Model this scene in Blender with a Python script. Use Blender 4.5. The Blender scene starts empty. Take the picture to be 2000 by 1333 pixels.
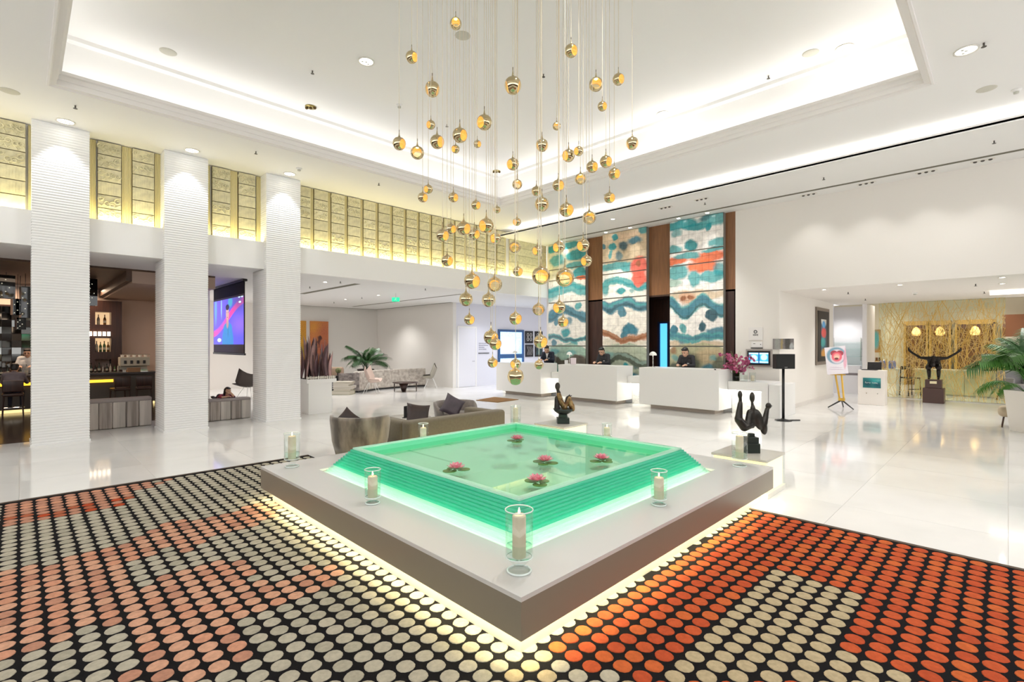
import bpy, bmesh, math, random
from mathutils import Vector, Matrix, noise
from math import pi, sin, cos, radians, sqrt, atan2
random.seed(7)
SC = bpy.context.scene
COL = SC.collection
# ---------------------------------------------------------------- camera
cam = bpy.data.cameras.new('camera'); cam.sensor_width = 36; cam.lens = 36*966/2000; cam.shift_y = 0.00375
cam.clip_start = 0.05; cam.clip_end = 200
co = bpy.data.objects.new('camera', cam); COL.objects.link(co)
co.location = (0, 0, 1.65); co.rotation_euler = (pi/2, 0, radians(45.1-90)); SC.camera = co
# ---------------------------------------------------------------- world, light, exposure
W = bpy.data.worlds.new('world'); SC.world = W; W.use_nodes = True
W.node_tree.nodes['Background'].inputs[0].default_value = (1.0, 0.995, 0.985, 1)
W.node_tree.nodes['Background'].inputs[1].default_value = 1.9
SC.view_settings.view_transform = 'Standard'; SC.view_settings.look = 'None'
SC.view_settings.exposure = 0.53; SC.view_settings.gamma = 1.0; SC.view_settings.use_curve_mapping = False
SC.cycles.max_bounces = 8; SC.cycles.diffuse_bounces = 5; SC.cycles.glossy_bounces = 4
SC.cycles.transmission_bounces = 6; SC.cycles.transparent_max_bounces = 16
SC.cycles.sample_clamp_indirect = 6; SC.cycles.caustics_reflective = False; SC.cycles.caustics_refractive = False

def area(name, loc, rot, sx, sy, power, color=(1, 0.97, 0.92)):
    l = bpy.data.lights.new(name, 'AREA'); l.shape = 'RECTANGLE'; l.size = sx; l.size_y = sy; l.energy = power; l.color = color
    o = bpy.data.objects.new(name, l); COL.objects.link(o); o.location = loc; o.rotation_euler = rot
    return o
def spot(name, loc, power, angle=60, blend=0.6, rot=(0, 0, 0), color=(1, 0.98, 0.95), r=0.04):
    l = bpy.data.lights.new(name, 'SPOT'); l.energy = power; l.spot_size = radians(angle); l.spot_blend = blend; l.color = color; l.shadow_soft_size = r
    o = bpy.data.objects.new(name, l); COL.objects.link(o); o.location = loc; o.rotation_euler = rot
    return o
UPZ, OUTZ, LOWZ, LNGZ, ALCZ = 6.15, 5.32, 5.12, 3.28, 2.97
# cove strips of the ceiling tray (hidden behind its lip, shining up and in)
CW = (1.0, 0.985, 0.96)
area('cove_led', (4.65, 9.60, 5.46), (pi, 0, 0), 8.4, 0.18, 15, CW)
area('cove_led', (9.08, 5.1, 5.46), (pi, 0, 0), 0.16, 8.4, 15, CW)
area('cove_led', (4.65, 0.70, 5.46), (pi, 0, 0), 8.4, 0.16, 11, CW)
area('cove_led', (0.22, 5.1, 5.46), (pi, 0, 0), 0.16, 8.4, 11, CW)
area('cove_led', (11.02, 4.0, 5.17), (pi, 0, 0), 0.16, 14.0, 34, CW)
# downlights over the columns and along the right wall, plus added washes on the mosaics
for x in (0.50, 2.28, 4.09): spot('column_spot', (x, 10.86, 5.28), 34, 66, 0.35, (radians(9), 0, 0), (0.95, 0.97, 1.0))
for x, y in ((12.59, 6.38), (12.63, 5.55), (12.69, 7.84), (12.67, 8.69), (12.87, 10.5)): spot('art_spot', (x, y, 5.09), 30, 70, 0.9, (0, radians(-4), 0))
for y in (5.98, 8.2, 10.4): spot('added_art_wash', (11.5, y, 5.09), 150, 72, 0.9, (0, radians(-27), 0))  # extra lamps added to brighten the lower mosaic tiles
for x, y in ((12.47, 0.33), (12.54, 1.14), (12.54, 2.11), (12.58, 3.18), (11.5, 5.15), (11.5, 6.1), (11.5, 8.2)): spot('wall_spot', (x, y, 5.09), 26, 95, 0.8)
for x, y in ((3.9, 7.19), (8.85, 1.75), (8.87, 4.74), (3.9, 2.5)): spot('tray_spot', (x, y, 6.1), 260, 75, 0.8)
for x, y in ((8.35, 0.37), (-2, 4), (-2, 8), (4, -1.5)): spot('ceiling_spot', (x, y, 5.27), 150, 80, 0.8)
# lounge, corridor, alcove, cafe
for x, y in ((8.27, 16.73), (8.35, 14.59), (5.62, 13.2), (6.0, 18.5), (10.6, 18.0), (10.6, 13.5)): spot('lounge_spot', (x, y, 3.24), 150, 125, 0.9, r=0.1)
for x, y in ((13.0, 14.0), (14.5, 13.6), (16.0, 13.6), (13.6, 12.4)): spot('corridor_spot', (x, y, 3.24), 62, 120, 0.8, (0, 0, 0), (0.87, 0.9, 1.0), 0.08)
for x, y in ((14.2, 3.0), (14.4, 1.7), (14.2, 0.1), (16.4, 2.2), (16.4, 0.4), (16.8, 3.3)): spot('alcove_spot', (x, y, 2.93), 55, 110, 0.8, r=0.1)
for x, y in ((21, 3), (21, .5), (23.5, 2), (23.5, -1.5), (25, .8), (25, 3.4)): spot('cafe_spot', (x, y, 3.74), 130, 140, 0.9, (0, 0, 0), (1, 0.9, 0.75), 0.1)
spot('shop_spot', (19.9, 4.1, 2.9), 65, 140, 0.9, (0, 0, 0), (1, 1, 1), 0.1)
# bar: warm and dim
area('bar_panel', (0.8, 17.6, 3.15), (0, 0, 0), 3.5, 0.6, 75, (1, 0.72, 0.5))
area('bar_panel', (-0.2, 14.3, 3.15), (0, 0, 0), 2.0, 0.8, 10, (1, 0.75, 0.55))

# ---------------------------------------------------------------- materials
MATS = {}
def nt_new(name):
    m = bpy.data.materials.new(name); m.use_nodes = True
    return m, m.node_tree, m.node_tree.nodes['Principled BSDF']
def M(name, col, rough=0.5, metal=0.0, spec=0.5, var=0.0, scale=8.0, bump=0.0, bscale=60.0, col2=None, stretch=(1, 1, 1), rnd=0.0, alpha=1.0, coat=0.0, sheen=0.0, trans=0.0):
    if name in MATS: return MATS[name]
    m, nt, b = nt_new(name); N = nt.nodes; L = nt.links
    b.inputs['Base Color'].default_value = (*col, 1); b.inputs['Roughness'].default_value = rough
    b.inputs['Metallic'].default_value = metal; b.inputs['Specular IOR Level'].default_value = spec
    b.inputs['Coat Weight'].default_value = coat; b.inputs['Sheen Weight'].default_value = sheen; b.inputs['Transmission Weight'].default_value = trans
    if var > 0 or bump > 0:
        tc = N.new('ShaderNodeTexCoord'); mp = N.new('ShaderNodeMapping'); mp.inputs['Scale'].default_value = stretch
        L.new(tc.outputs['Object'], mp.inputs['Vector'])
    if var > 0:
        n = N.new('ShaderNodeTexNoise'); n.inputs['Scale'].default_value = scale; n.inputs['Detail'].default_value = 5
        L.new(mp.outputs[0], n.inputs['Vector'])
        mx = N.new('ShaderNodeMix'); mx.data_type = 'RGBA'
        c2 = col2 if col2 else tuple(c*(1-var) for c in col)
        mx.inputs[6].default_value = (*col, 1); mx.inputs[7].default_value = (*c2, 1)
        rp = N.new('ShaderNodeMapRange'); rp.inputs[1].default_value = 0.35; rp.inputs[2].default_value = 0.65
        L.new(n.outputs['Fac'], rp.inputs[0]); L.new(rp.outputs[0], mx.inputs[0]); last = mx.outputs[2]
        L.new(last, b.inputs['Base Color'])
    if rnd > 0:
        oi = N.new('ShaderNodeObjectInfo'); hv = N.new('ShaderNodeHueSaturation'); mr = N.new('ShaderNodeMapRange')
        mr.inputs[3].default_value = 1-rnd; mr.inputs[4].default_value = 1+rnd*0.5
        L.new(oi.outputs['Random'], mr.inputs[0]); L.new(mr.outputs[0], hv.inputs['Value'])
        if var > 0: L.new(last, hv.inputs['Color'])
        else: hv.inputs['Color'].default_value = (*col, 1)
        L.new(hv.outputs[0], b.inputs['Base Color'])
    if bump > 0:
        n2 = N.new('ShaderNodeTexNoise'); n2.inputs['Scale'].default_value = bscale; L.new(mp.outputs[0], n2.inputs['Vector'])
        bp = N.new('ShaderNodeBump'); bp.inputs['Strength'].default_value = bump; bp.inputs['Distance'].default_value = 0.02
        L.new(n2.outputs['Fac'], bp.inputs['Height']); L.new(bp.outputs[0], b.inputs['Normal'])
    MATS[name] = m
    return m
def EM(name, col, strength):
    if name in MATS: return MATS[name]
    m, nt, b = nt_new(name)
    b.inputs['Base Color'].default_value = (*col, 1); b.inputs['Emission Color'].default_value = (*col, 1); b.inputs['Emission Strength'].default_value = strength
    MATS[name] = m
    return m
def CLEAR(name, tint=(0.95, 0.98, 0.96), ior=1.45, rough=0.02, extra=0.0):
    if name in MATS: return MATS[name]
    m, nt, b = nt_new(name); N = nt.nodes; L = nt.links
    t = N.new('ShaderNodeBsdfTransparent'); t.inputs[0].default_value = (*tint, 1)
    g = N.new('ShaderNodeBsdfGlossy'); g.inputs['Roughness'].default_value = rough
    fr = N.new('ShaderNodeFresnel'); fr.inputs['IOR'].default_value = ior
    ge = N.new('ShaderNodeNewGeometry'); iv = N.new('ShaderNodeMath'); iv.operation = 'SUBTRACT'; iv.inputs[0].default_value = 1.0; L.new(ge.outputs['Backfacing'], iv.inputs[1])
    f = N.new('ShaderNodeMath'); f.operation = 'MULTIPLY'; L.new(fr.outputs[0], f.inputs[0]); L.new(iv.outputs[0], f.inputs[1])
    mx = N.new('ShaderNodeMixShader'); ad = N.new('ShaderNodeMath'); ad.operation = 'ADD'; ad.inputs[1].default_value = extra; ad.use_clamp = True
    L.new(f.outputs[0], ad.inputs[0]); L.new(ad.outputs[0], mx.inputs[0]); L.new(t.outputs[0], mx.inputs[1]); L.new(g.outputs[0], mx.inputs[2])
    L.new(mx.outputs[0], N['Material Output'].inputs['Surface'])
    MATS[name] = m
    return m
def TRANSL(name, col, tw=0.5, rough=0.15, coat=0.3):
    if name in MATS: return MATS[name]
    m, nt, b = nt_new(name); N = nt.nodes; L = nt.links
    b.inputs['Base Color'].default_value = (*col, 1); b.inputs['Roughness'].default_value = rough
    t = N.new('ShaderNodeBsdfTranslucent'); t.inputs[0].default_value = (*col, 1)
    mx = N.new('ShaderNodeMixShader'); mx.inputs[0].default_value = tw
    L.new(b.outputs[0], mx.inputs[1]); L.new(t.outputs[0], mx.inputs[2]); L.new(mx.outputs[0], N['Material Output'].inputs['Surface'])
    MATS[name] = m
    return m
def WOOD(name, c1, c2, rough=0.4, scale=3.0, axis=(1, 12, 12), rnd=0.0):
    return M(name, c1, rough, var=0.5, scale=scale, col2=c2, stretch=axis, rnd=rnd)
def PAINT(name, base, blobs, org, uax, emit=0.0, warp=0.12, wscale=3.0, rough=0.5, gsc=6.0, grain=0.06):
    """soft blobs of colour on a flat picture: blob = (u, v, ru, rv, colour, edge, amount); u runs along uax from org, v is height"""
    m, nt, b = nt_new(name); N = nt.nodes; L = nt.links
    g = N.new('ShaderNodeNewGeometry'); s = N.new('ShaderNodeVectorMath'); s.operation = 'SUBTRACT'; s.inputs[1].default_value = org
    L.new(g.outputs['Position'], s.inputs[0])
    d = N.new('ShaderNodeVectorMath'); d.operation = 'DOT_PRODUCT'; d.inputs[1].default_value = uax; L.new(s.outputs[0], d.inputs[0])
    sp = N.new('ShaderNodeSeparateXYZ'); L.new(s.outputs[0], sp.inputs[0])
    cb = N.new('ShaderNodeCombineXYZ'); L.new(d.outputs['Value'], cb.inputs[0]); L.new(sp.outputs[2], cb.inputs[1])
    n = N.new('ShaderNodeTexNoise'); n.inputs['Scale'].default_value = wscale; n.inputs['Detail'].default_value = 8; n.inputs['Roughness'].default_value = 0.6; L.new(cb.outputs[0], n.inputs['Vector'])
    n1 = N.new('ShaderNodeVectorMath'); n1.operation = 'SUBTRACT'; n1.inputs[1].default_value = (0.5, 0.5, 0.5); L.new(n.outputs['Color'], n1.inputs[0])
    n2 = N.new('ShaderNodeVectorMath'); n2.operation = 'SCALE'; n2.inputs['Scale'].default_value = warp*2; L.new(n1.outputs[0], n2.inputs[0])
    wv = N.new('ShaderNodeVectorMath'); L.new(cb.outputs[0], wv.inputs[0]); L.new(n2.outputs[0], wv.inputs[1])
    ng = N.new('ShaderNodeTexNoise'); ng.inputs['Scale'].default_value = wscale*gsc; ng.inputs['Detail'].default_value = 8; ng.inputs['Roughness'].default_value = 0.65; L.new(cb.outputs[0], ng.inputs['Vector'])
    last = None
    for bl in blobs:
        u, v, ru, rv, c, e, a = bl[:7]; src = wv
        if len(bl) > 7:                                    # a band that follows a sine wave: (amplitude, wave number, phase)
            A_, k_, f_ = bl[7]; sx = N.new('ShaderNodeSeparateXYZ'); L.new(wv.outputs[0], sx.inputs[0])
            m1 = N.new('ShaderNodeMath'); m1.operation = 'MULTIPLY_ADD'; m1.inputs[1].default_value = k_; m1.inputs[2].default_value = f_; L.new(sx.outputs[0], m1.inputs[0])
            m2 = N.new('ShaderNodeMath'); m2.operation = 'SINE'; L.new(m1.outputs[0], m2.inputs[0])
            m3 = N.new('ShaderNodeMath'); m3.operation = 'MULTIPLY_ADD'; m3.inputs[1].default_value = -A_; L.new(m2.outputs[0], m3.inputs[0]); L.new(sx.outputs[1], m3.inputs[2])
            src = N.new('ShaderNodeCombineXYZ'); L.new(sx.outputs[0], src.inputs[0]); L.new(m3.outputs[0], src.inputs[1])
        q = N.new('ShaderNodeVectorMath'); q.operation = 'SUBTRACT'; q.inputs[1].default_value = (u, v, 0); L.new(src.outputs[0], q.inputs[0])
        w = N.new('ShaderNodeVectorMath'); w.operation = 'MULTIPLY'; w.inputs[1].default_value = (1/ru, 1/rv, 0); L.new(q.outputs[0], w.inputs[0])
        l = N.new('ShaderNodeVectorMath'); l.operation = 'LENGTH'; L.new(w.outputs[0], l.inputs[0])
        r = N.new('ShaderNodeMapRange'); r.inputs[1].default_value = 1-e; r.inputs[2].default_value = 1+e*0.3; r.inputs[3].default_value = a; r.inputs[4].default_value = 0
        L.new(l.outputs['Value'], r.inputs[0])
        mx = N.new('ShaderNodeMix'); mx.data_type = 'RGBA'; mx.inputs[7].default_value = (*c, 1)
        if last is None: mx.inputs[6].default_value = (*base, 1)
        else: L.new(last, mx.inputs[6])
        L.new(r.outputs[0], mx.inputs[0]); last = mx.outputs[2]
    hv = N.new('ShaderNodeHueSaturation'); mr = N.new('ShaderNodeMapRange'); mr.inputs[1].default_value = 0.3; mr.inputs[2].default_value = 0.7
    mr.inputs[3].default_value = 1-grain*3; mr.inputs[4].default_value = 1+grain*3
    L.new(ng.outputs['Fac'], mr.inputs[0]); L.new(mr.outputs[0], hv.inputs['Value']); L.new(last, hv.inputs['Color']); last = hv.outputs[0]
    L.new(last, b.inputs['Base Color']); b.inputs['Roughness'].default_value = rough
    if emit > 0: L.new(last, b.inputs['Emission Color']); b.inputs['Emission Strength'].default_value = emit
    return m

# ---------------------------------------------------------------- mesh builder
class MB:
    def __init__(s): s.v = []; s.f = []; s.mi = []; s.m = 0
    def add(s, vs, fs):
        o = len(s.v); s.v += [tuple(v) for v in vs]
        for f in fs: s.f.append(tuple(i+o for i in f)); s.mi.append(s.m)
        return s
    def xbox(s, x0, x1, y0, y1, z0, z1, T=None):
        vs = [(x0, y0, z0), (x1, y0, z0), (x1, y1, z0), (x0, y1, z0), (x0, y0, z1), (x1, y0, z1), (x1, y1, z1), (x0, y1, z1)]
        if T is not None: vs = [T @ Vector(v) for v in vs]
        return s.add(vs, [(0, 3, 2, 1), (4, 5, 6, 7), (0, 1, 5, 4), (1, 2, 6, 5), (2, 3, 7, 6), (3, 0, 4, 7)])
    def box(s, c, d, T=None): return s.xbox(c[0]-d[0]/2, c[0]+d[0]/2, c[1]-d[1]/2, c[1]+d[1]/2, c[2]-d[2]/2, c[2]+d[2]/2, T)
    def rbox(s, c, d, r=0.05, k=3, T=None):
        """soft box: rounded cushion-like block"""
        vs = []; fs = []; n = 4*k
        hx, hy, hz = d[0]/2, d[1]/2, d[2]/2; r = min(r, hx, hy, hz)
        rings = []
        lv = [(-hz, 0)] + [(-hz+r-r*cos(a), r*sin(a)) for a in [pi/2*i/k for i in range(1, k+1)]] + [(hz-r+r*sin(a), r*cos(a)) for a in [pi/2*i/k for i in range(0, k)]] + [(hz, 0)]
        for z, q in lv:
            ring = []
            for ci, (sx, sy) in enumerate(((1, 1), (-1, 1), (-1, -1), (1, -1))):
                for i in range(k+1):
                    a = pi/2*ci + pi/2*i/k
                    ring.append((c[0]+sx*(hx-r)+q*cos(a), c[1]+sy*(hy-r)+q*sin(a), c[2]+z))
            rings.append(ring)
        return s.loft(rings, True, True, T)
    def loft(s, rings, cap0=True, cap1=True, T=None, closed=True):
        n = len(rings[0]); vs = [p for r in rings for p in r]; fs = []
        if T is not None: vs = [T @ Vector(v) for v in vs]
        m = n if closed else n-1
        for i in range(len(rings)-1):
            for j in range(m):
                a = i*n+j; b = i*n+(j+1) % n
                fs.append((a, b, b+n, a+n))
        if cap0: fs.append(tuple(range(n-1, -1, -1)))
        if cap1: fs.append(tuple(range((len(rings)-1)*n, len(rings)*n)))
        return s.add(vs, fs)
    def lathe(s, c, prof, n=20, cap0=True, cap1=True, T=None, sx=1, sy=1):
        return s.loft([[(c[0]+r*sx*cos(2*pi*j/n), c[1]+r*sy*sin(2*pi*j/n), c[2]+z) for j in range(n)] for r, z in prof], cap0, cap1, T)
    def cyl(s, c, r, h, n=16, r2=None, T=None): return s.lathe(c, [(r, 0), (r if r2 is None else r2, h)], n, T=T)
    def tube(s, pts, r, n=6, T=None, flat=1.0, caps=True):
        pts = [Vector(p) for p in pts]; rs = r if isinstance(r, (list, tuple)) else [r]*len(pts)
        rings = []; up = Vector((0, 0, 1)); pu = None
        for i, p in enumerate(pts):
            t = (pts[min(i+1, len(pts)-1)]-pts[max(i-1, 0)])
            t = t.normalized() if t.length > 1e-9 else Vector((0, 0, 1))
            if pu is None: pu = t.orthogonal().normalized() if abs(t.z) > 0.95 else (up-t*up.dot(t)).normalized()
            else:
                pu = pu-t*pu.dot(t); pu = pu.normalized() if pu.length > 1e-6 else t.orthogonal().normalized()
            w = t.cross(pu)
            rings.append([tuple(p+pu*(rs[i]*flat*cos(2*pi*j/n))+w*(rs[i]*sin(2*pi*j/n))) for j in range(n)])
        return s.loft(rings, caps, caps, T)
    def ball(s, c, r, n=12, m=8, T=None):
        r = r if isinstance(r, (list, tuple)) else (r, r, r)
        rings = []
        for i in range(1, m):
            a = -pi/2+pi*i/m
            rings.append([(c[0]+r[0]*cos(a)*cos(2*pi*j/n), c[1]+r[1]*cos(a)*sin(2*pi*j/n), c[2]+r[2]*sin(a)) for j in range(n)])
        o = len(s.v); s.loft(rings, False, False, T)
        b = Vector((c[0], c[1], c[2]-r[2])); t = Vector((c[0], c[1], c[2]+r[2]))
        if T is not None: b = T @ b; t = T @ t
        k = len(s.v); s.v += [tuple(b), tuple(t)]
        for j in range(n):
            s.f.append((k, o+(j+1) % n, o+j)); s.mi.append(s.m)
            q = o+(m-2)*n; s.f.append((k+1, q+j, q+(j+1) % n)); s.mi.append(s.m)
        return s
    def prism(s, poly, z0, z1, T=None):
        n = len(poly); vs = [(x, y, z0) for x, y in poly]+[(x, y, z1) for x, y in poly]
        if T is not None: vs = [T @ Vector(v) for v in vs]
        return s.add(vs, [tuple(range(n-1, -1, -1)), tuple(range(n, 2*n))]+[(i, (i+1) % n, (i+1) % n+n, i+n) for i in range(n)])
    def mesh(s, name, mats, smooth=False, off=None):
        me = bpy.data.meshes.new(name)
        vs = s.v if off is None else [(v[0]-off[0], v[1]-off[1], v[2]-off[2]) for v in s.v]
        me.from_pydata(vs, [], s.f)
        mats = mats if isinstance(mats, (list, tuple)) else [mats]
        for m in mats: me.materials.append(m)
        me.polygons.foreach_set('material_index', s.mi)
        if smooth: me.polygons.foreach_set('use_smooth', [True]*len(me.polygons))
        me.update()
        return me
def O(name, me, parent=None, loc=(0, 0, 0), rot=(0, 0, 0), scale=(1, 1, 1)):
    o = bpy.data.objects.new(name, me); COL.objects.link(o); o.location = loc; o.rotation_euler = rot; o.scale = scale
    if parent is not None: o.parent = parent
    return o
def tag(o, label, cat, group=None):
    o['label'] = label; o['category'] = cat
    if group: o['group'] = group
    return o
def thing(name, label, cat, loc=(0, 0, 0), rz=0.0, group=None):
    o = bpy.data.objects.new(name, None); COL.objects.link(o); o.empty_display_size = 0.1
    o.location = loc; o.rotation_euler = (0, 0, rz)
    return tag(o, label, cat, group)
def wloc(o):
    v = Vector(o.location)
    while o.parent: o = o.parent; v += Vector(o.location)
    return v
def P(mb, name, mat, parent, smooth=False):
    """part given in world coordinates, child of an unrotated thing"""
    off = wloc(parent)
    return O(name, mb.mesh(name, mat, smooth, off), parent)
def PL(mb, name, mat, parent, smooth=False, loc=(0, 0, 0), rot=(0, 0, 0)):
    return O(name, mb.mesh(name, mat, smooth), parent, loc, rot)
def solo(mb, name, mat, label, cat, loc, group=None, smooth=False):
    """thing of one mesh, given in world coordinates"""
    o = O(name, mb.mesh(name, mat, smooth, loc), None, loc)
    return tag(o, label, cat, group)
def struct(mb, name, mat, parent=None, smooth=False):
    o = O(name, mb.mesh(name, mat, smooth), parent)
    if parent is None: o['kind'] = 'structure'
    return o
def copy_tree(o, parent=None):
    c = o.copy(); COL.objects.link(c)
    if parent is not None: c.parent = parent
    for ch in list(o.children): copy_tree(ch, c)
    return c
def RZ(loc, a): return Matrix.Translation(Vector(loc)) @ Matrix.Rotation(a, 4, 'Z')
def bevel(o, w=0.01, seg=2):
    m = o.modifiers.new('bevel', 'BEVEL'); m.width = w; m.segments = seg; m.limit_method = 'ANGLE'
    return o

# organic bodies: tapered capsules and ellipsoids fused into one continuous skin
def fuse(name, prims, mats, voxel=0.012, parent=None, loc=(0, 0, 0), smooth_it=3):
    mb = MB()
    for p in prims:
        if p[0] == 'c':
            a, b, r0, r1 = Vector(p[1]), Vector(p[2]), p[3], p[4]; t = (b-a)
            L_ = max(t.length, 1e-5); t = t/L_
            pts = []; rs = []
            for k in (0.05, 0.35, 0.7): pts.append(a-t*r0*sqrt(max(0, 1-k*k))); rs.append(r0*k)
            pts.append(a); rs.append(r0); pts.append(b); rs.append(r1)
            for k in (0.7, 0.35, 0.05): pts.append(b+t*r1*sqrt(max(0, 1-k*k))); rs.append(r1*k)
            mb.tube(pts, rs, 12)
        else:
            T = Matrix.Translation(Vector(p[1])) @ (p[3].to_4x4() if p[3] else Matrix.Identity(4))
            mb.ball((0, 0, 0), p[2], 16, 12, T)
    me = mb.mesh(name, mats)
    o = O(name, me, parent, loc)
    rm = o.modifiers.new('r', 'REMESH'); rm.mode = 'VOXEL'; rm.voxel_size = voxel
    if smooth_it:
        sm = o.modifiers.new('s', 'SMOOTH'); sm.iterations = smooth_it; sm.factor = 0.5
    dg = bpy.context.evaluated_depsgraph_get(); ev = o.evaluated_get(dg)
    nm = bpy.data.meshes.new_from_object(ev); o.modifiers.clear(); o.data = nm
    nm.materials.clear()
    for m in mats: nm.materials.append(m)
    if len(mats) > 1:
        idx = []
        for poly in nm.polygons:
            c = poly.center; best = 1e9; bi = 0
            for p in prims:
                if p[0] == 'c':
                    a, b = Vector(p[1]), Vector(p[2]); t = b-a; k = max(0, min(1, (c-a).dot(t)/max(t.length_squared, 1e-9)))
                    d = (c-(a+t*k)).length-(p[3]+(p[4]-p[3])*k); ti = p[5]
                else:
                    q = c-Vector(p[1])
                    if p[3]: q = p[3].inverted() @ q
                    r = p[2]; d = (sqrt((q.x/r[0])**2+(q.y/r[1])**2+(q.z/r[2])**2)-1)*min(r); ti = p[4]
                if d < best: best = d; bi = ti
            idx.append(bi)
        nm.polygons.foreach_set('material_index', idx)
    nm.polygons.foreach_set('use_smooth', [True]*len(nm.polygons))
    return o
# ================================================================ setting
PAINTW = M('white_paint', (0.86, 0.85, 0.83), 0.55)
CEILW = M('ceiling_paint', (0.87, 0.86, 0.84), 0.7)
MARBLE = M('marble', (0.84, 0.83, 0.81), 0.07, spec=0.6, var=0.07, scale=1.3, rnd=0.03)
JOINT = M('joint', (0.70, 0.68, 0.65), 0.3)
DWOOD = WOOD('dark_wood', (0.055, 0.022, 0.014), (0.03, 0.012, 0.008), 0.3, 2.0, (14, 14, 1))
MWOOD = WOOD('brown_wood', (0.26, 0.115, 0.045), (0.20, 0.085, 0.035), 0.4, 2.0, (14, 14, 1))
CWOOD = WOOD('bar_ceiling_wood', (0.10, 0.052, 0.030), (0.055, 0.028, 0.016), 0.5, 2.0, (1, 14, 4))
FWOOD = WOOD('bar_floor_wood', (0.075, 0.048, 0.035), (0.04, 0.026, 0.02), 0.16, 2.0, (1.2, 12, 4), rnd=0.25)
BLACK = M('black_plastic', (0.012, 0.012, 0.013), 0.35)
GREYM = M('grey_grille', (0.55, 0.54, 0.48), 0.6)
LEDW = EM('downlight_glow', (1, 0.96, 0.88), 6)

b = MB(); b.xbox(-5, 28, -5, 21.2, -0.10, -0.004)
flo = struct(b, 'floor', JOINT)
S = 1.2
slab = MB().xbox(0.0015, S-0.0015, 0.0015, S-0.0015, -0.02, 0).mesh('marble_slab', MARBLE)
for i in range(14):
    for j in range(13):
        x, y = -3.6+i*S, -3.6+j*S
        O('marble_slab', slab, flo, (x, y, 0))
b = MB(); b.xbox(-5, 28, 12.0, 21.2, -0.02, 0).xbox(13.2, 28, -5, 12, -0.02, 0)
struct(b, 'floor', MARBLE)
bf = struct(MB().xbox(-6, 3.3, 13.2, 18.6, -0.02, 0.002).xbox(-6, 0.15, 11.75, 13.2, -0.02, 0.002), 'floor', M('bar_subfloor', (0.02, 0.014, 0.01), 0.5))
for k in range(30):
    y = 11.77+k*0.2
    x1 = 0.14 if y < 13.1 else 3.28
    O('plank', MB().xbox(-4, x1, y+0.002, y+0.198, 0, 0.006).mesh('plank', FWOOD), bf)

# ceilings ---------------------------------------------------------------
x0, x1, y0, y1 = 0.37, 8.95, 0.83, 9.42
b = MB()
b.xbox(-5, x0, -5, 11.55, OUTZ, OUTZ+0.08).xbox(x1, 11.25, -5, 11.55, OUTZ, OUTZ+0.08)
b.xbox(x0, x1, -5, y0, OUTZ, OUTZ+0.08).xbox(x0, x1, y1, 11.55, OUTZ, OUTZ+0.08)
b.xbox(0.0, 9.25, 0.42, 9.80, UPZ, UPZ+0.1)
b.xbox(-0.05, 0.05, 0.42, 9.80, OUTZ+0.08, UPZ).xbox(9.20, 9.30, 0.42, 9.80, OUTZ+0.08, UPZ)
b.xbox(0.05, 9.20, 0.42, 0.50, OUTZ+0.08, UPZ).xbox(0.05, 9.20, 9.75, 9.83, OUTZ+0.08, UPZ)
b.xbox(10.87, 13.17, -5, 11.55, LOWZ, LOWZ+0.035).xbox(11.25, 11.33, -5, 11.55, LOWZ+0.035, OUTZ+0.08)
struct(b, 'ceiling', CEILW)
def frame_trim(name, inset, z0, z1, w, mat=PAINTW):
    a0, a1, c0, c1 = x0+inset, x1-inset, y0+inset, y1-inset
    q = MB(); q.xbox(a0-w, a0, c0-w, c1+w, z0, z1).xbox(a1, a1+w, c0-w, c1+w, z0, z1).xbox(a0, a1, c0-w, c0, z0, z1).xbox(a0, a1, c1, c1+w, z0, z1)
    return struct(q, name, mat)
PROF = [(.10, .0), (.10, -.03), (.075, -.035), (.06, -.02), (.0, -.015), (-.005, .05), (-.02, .06), (-.025, .12), (-.05, .135), (-.055, .175), (-.02, .175), (.0, .08)]
struct(MB().loft([[(x0-o, y0-o, OUTZ+z), (x1+o, y0-o, OUTZ+z), (x1+o, y1+o, OUTZ+z), (x0-o, y1+o, OUTZ+z)] for o, z in PROF], False, False), 'trim_1', M('moulding_paint', (0.80, 0.77, 0.74), 0.6))
q = MB(); q.xbox(0.05, 9.2, 9.62, 9.75, UPZ-0.06, UPZ).xbox(9.08, 9.2, 0.5, 9.62, UPZ-0.06, UPZ); struct(q, 'trim_4', CEILW)
struct(MB().xbox(10.87, 10.93, -5, 11.5, LOWZ-0.02, LOWZ+0.07), 'trim_5', PAINTW)
struct(MB().xbox(12.56, 12.66, -5, 10.4, LOWZ-0.004, LOWZ+0.03), 'trim_6', M('slot_grey', (0.16, 0.15, 0.11), 0.7))
# left side: fascia, frieze backing, soffits ---------------------------------
BAYS = [(-6.0, 0.16), (0.86, 1.935), (2.645, 3.735), (4.445, 13.17)]
b = MB()
for a, c in BAYS: b.xbox(a, c, 11.30, 11.44, LNGZ, 3.86)
struct(b, 'wall_left', PAINTW)
b = MB(); b.xbox(-6, 13.17, 11.565, 11.66, 3.8, OUTZ+0.05)
struct(b, 'wall_left_upper', PAINTW)
b = MB()
for a, c in BAYS: b.xbox(a, c, 11.44, 11.565, 3.70, 3.80)
struct(b, 'trim_8', PAINTW)
b = MB(); b.xbox(-6, 3.3, 11.44, 13.3, LNGZ, LNGZ+0.1).xbox(3.3, 18, 11.44, 20.8, LNGZ, LNGZ+0.1)
struct(b, 'ceiling', M('soffit_paint', (0.80, 0.79, 0.78), 0.7))
struct(MB().xbox(-6, 3.3, 13.3, 18.6, 3.24, 3.34), 'ceiling', CWOOD)
struct(MB().xbox(1.72, 3.3, 13.3, 18.55, 2.98, 3.24), 'ceiling', M('bar_bulkhead', (0.45, 0.33, 0.26), 0.7))
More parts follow.
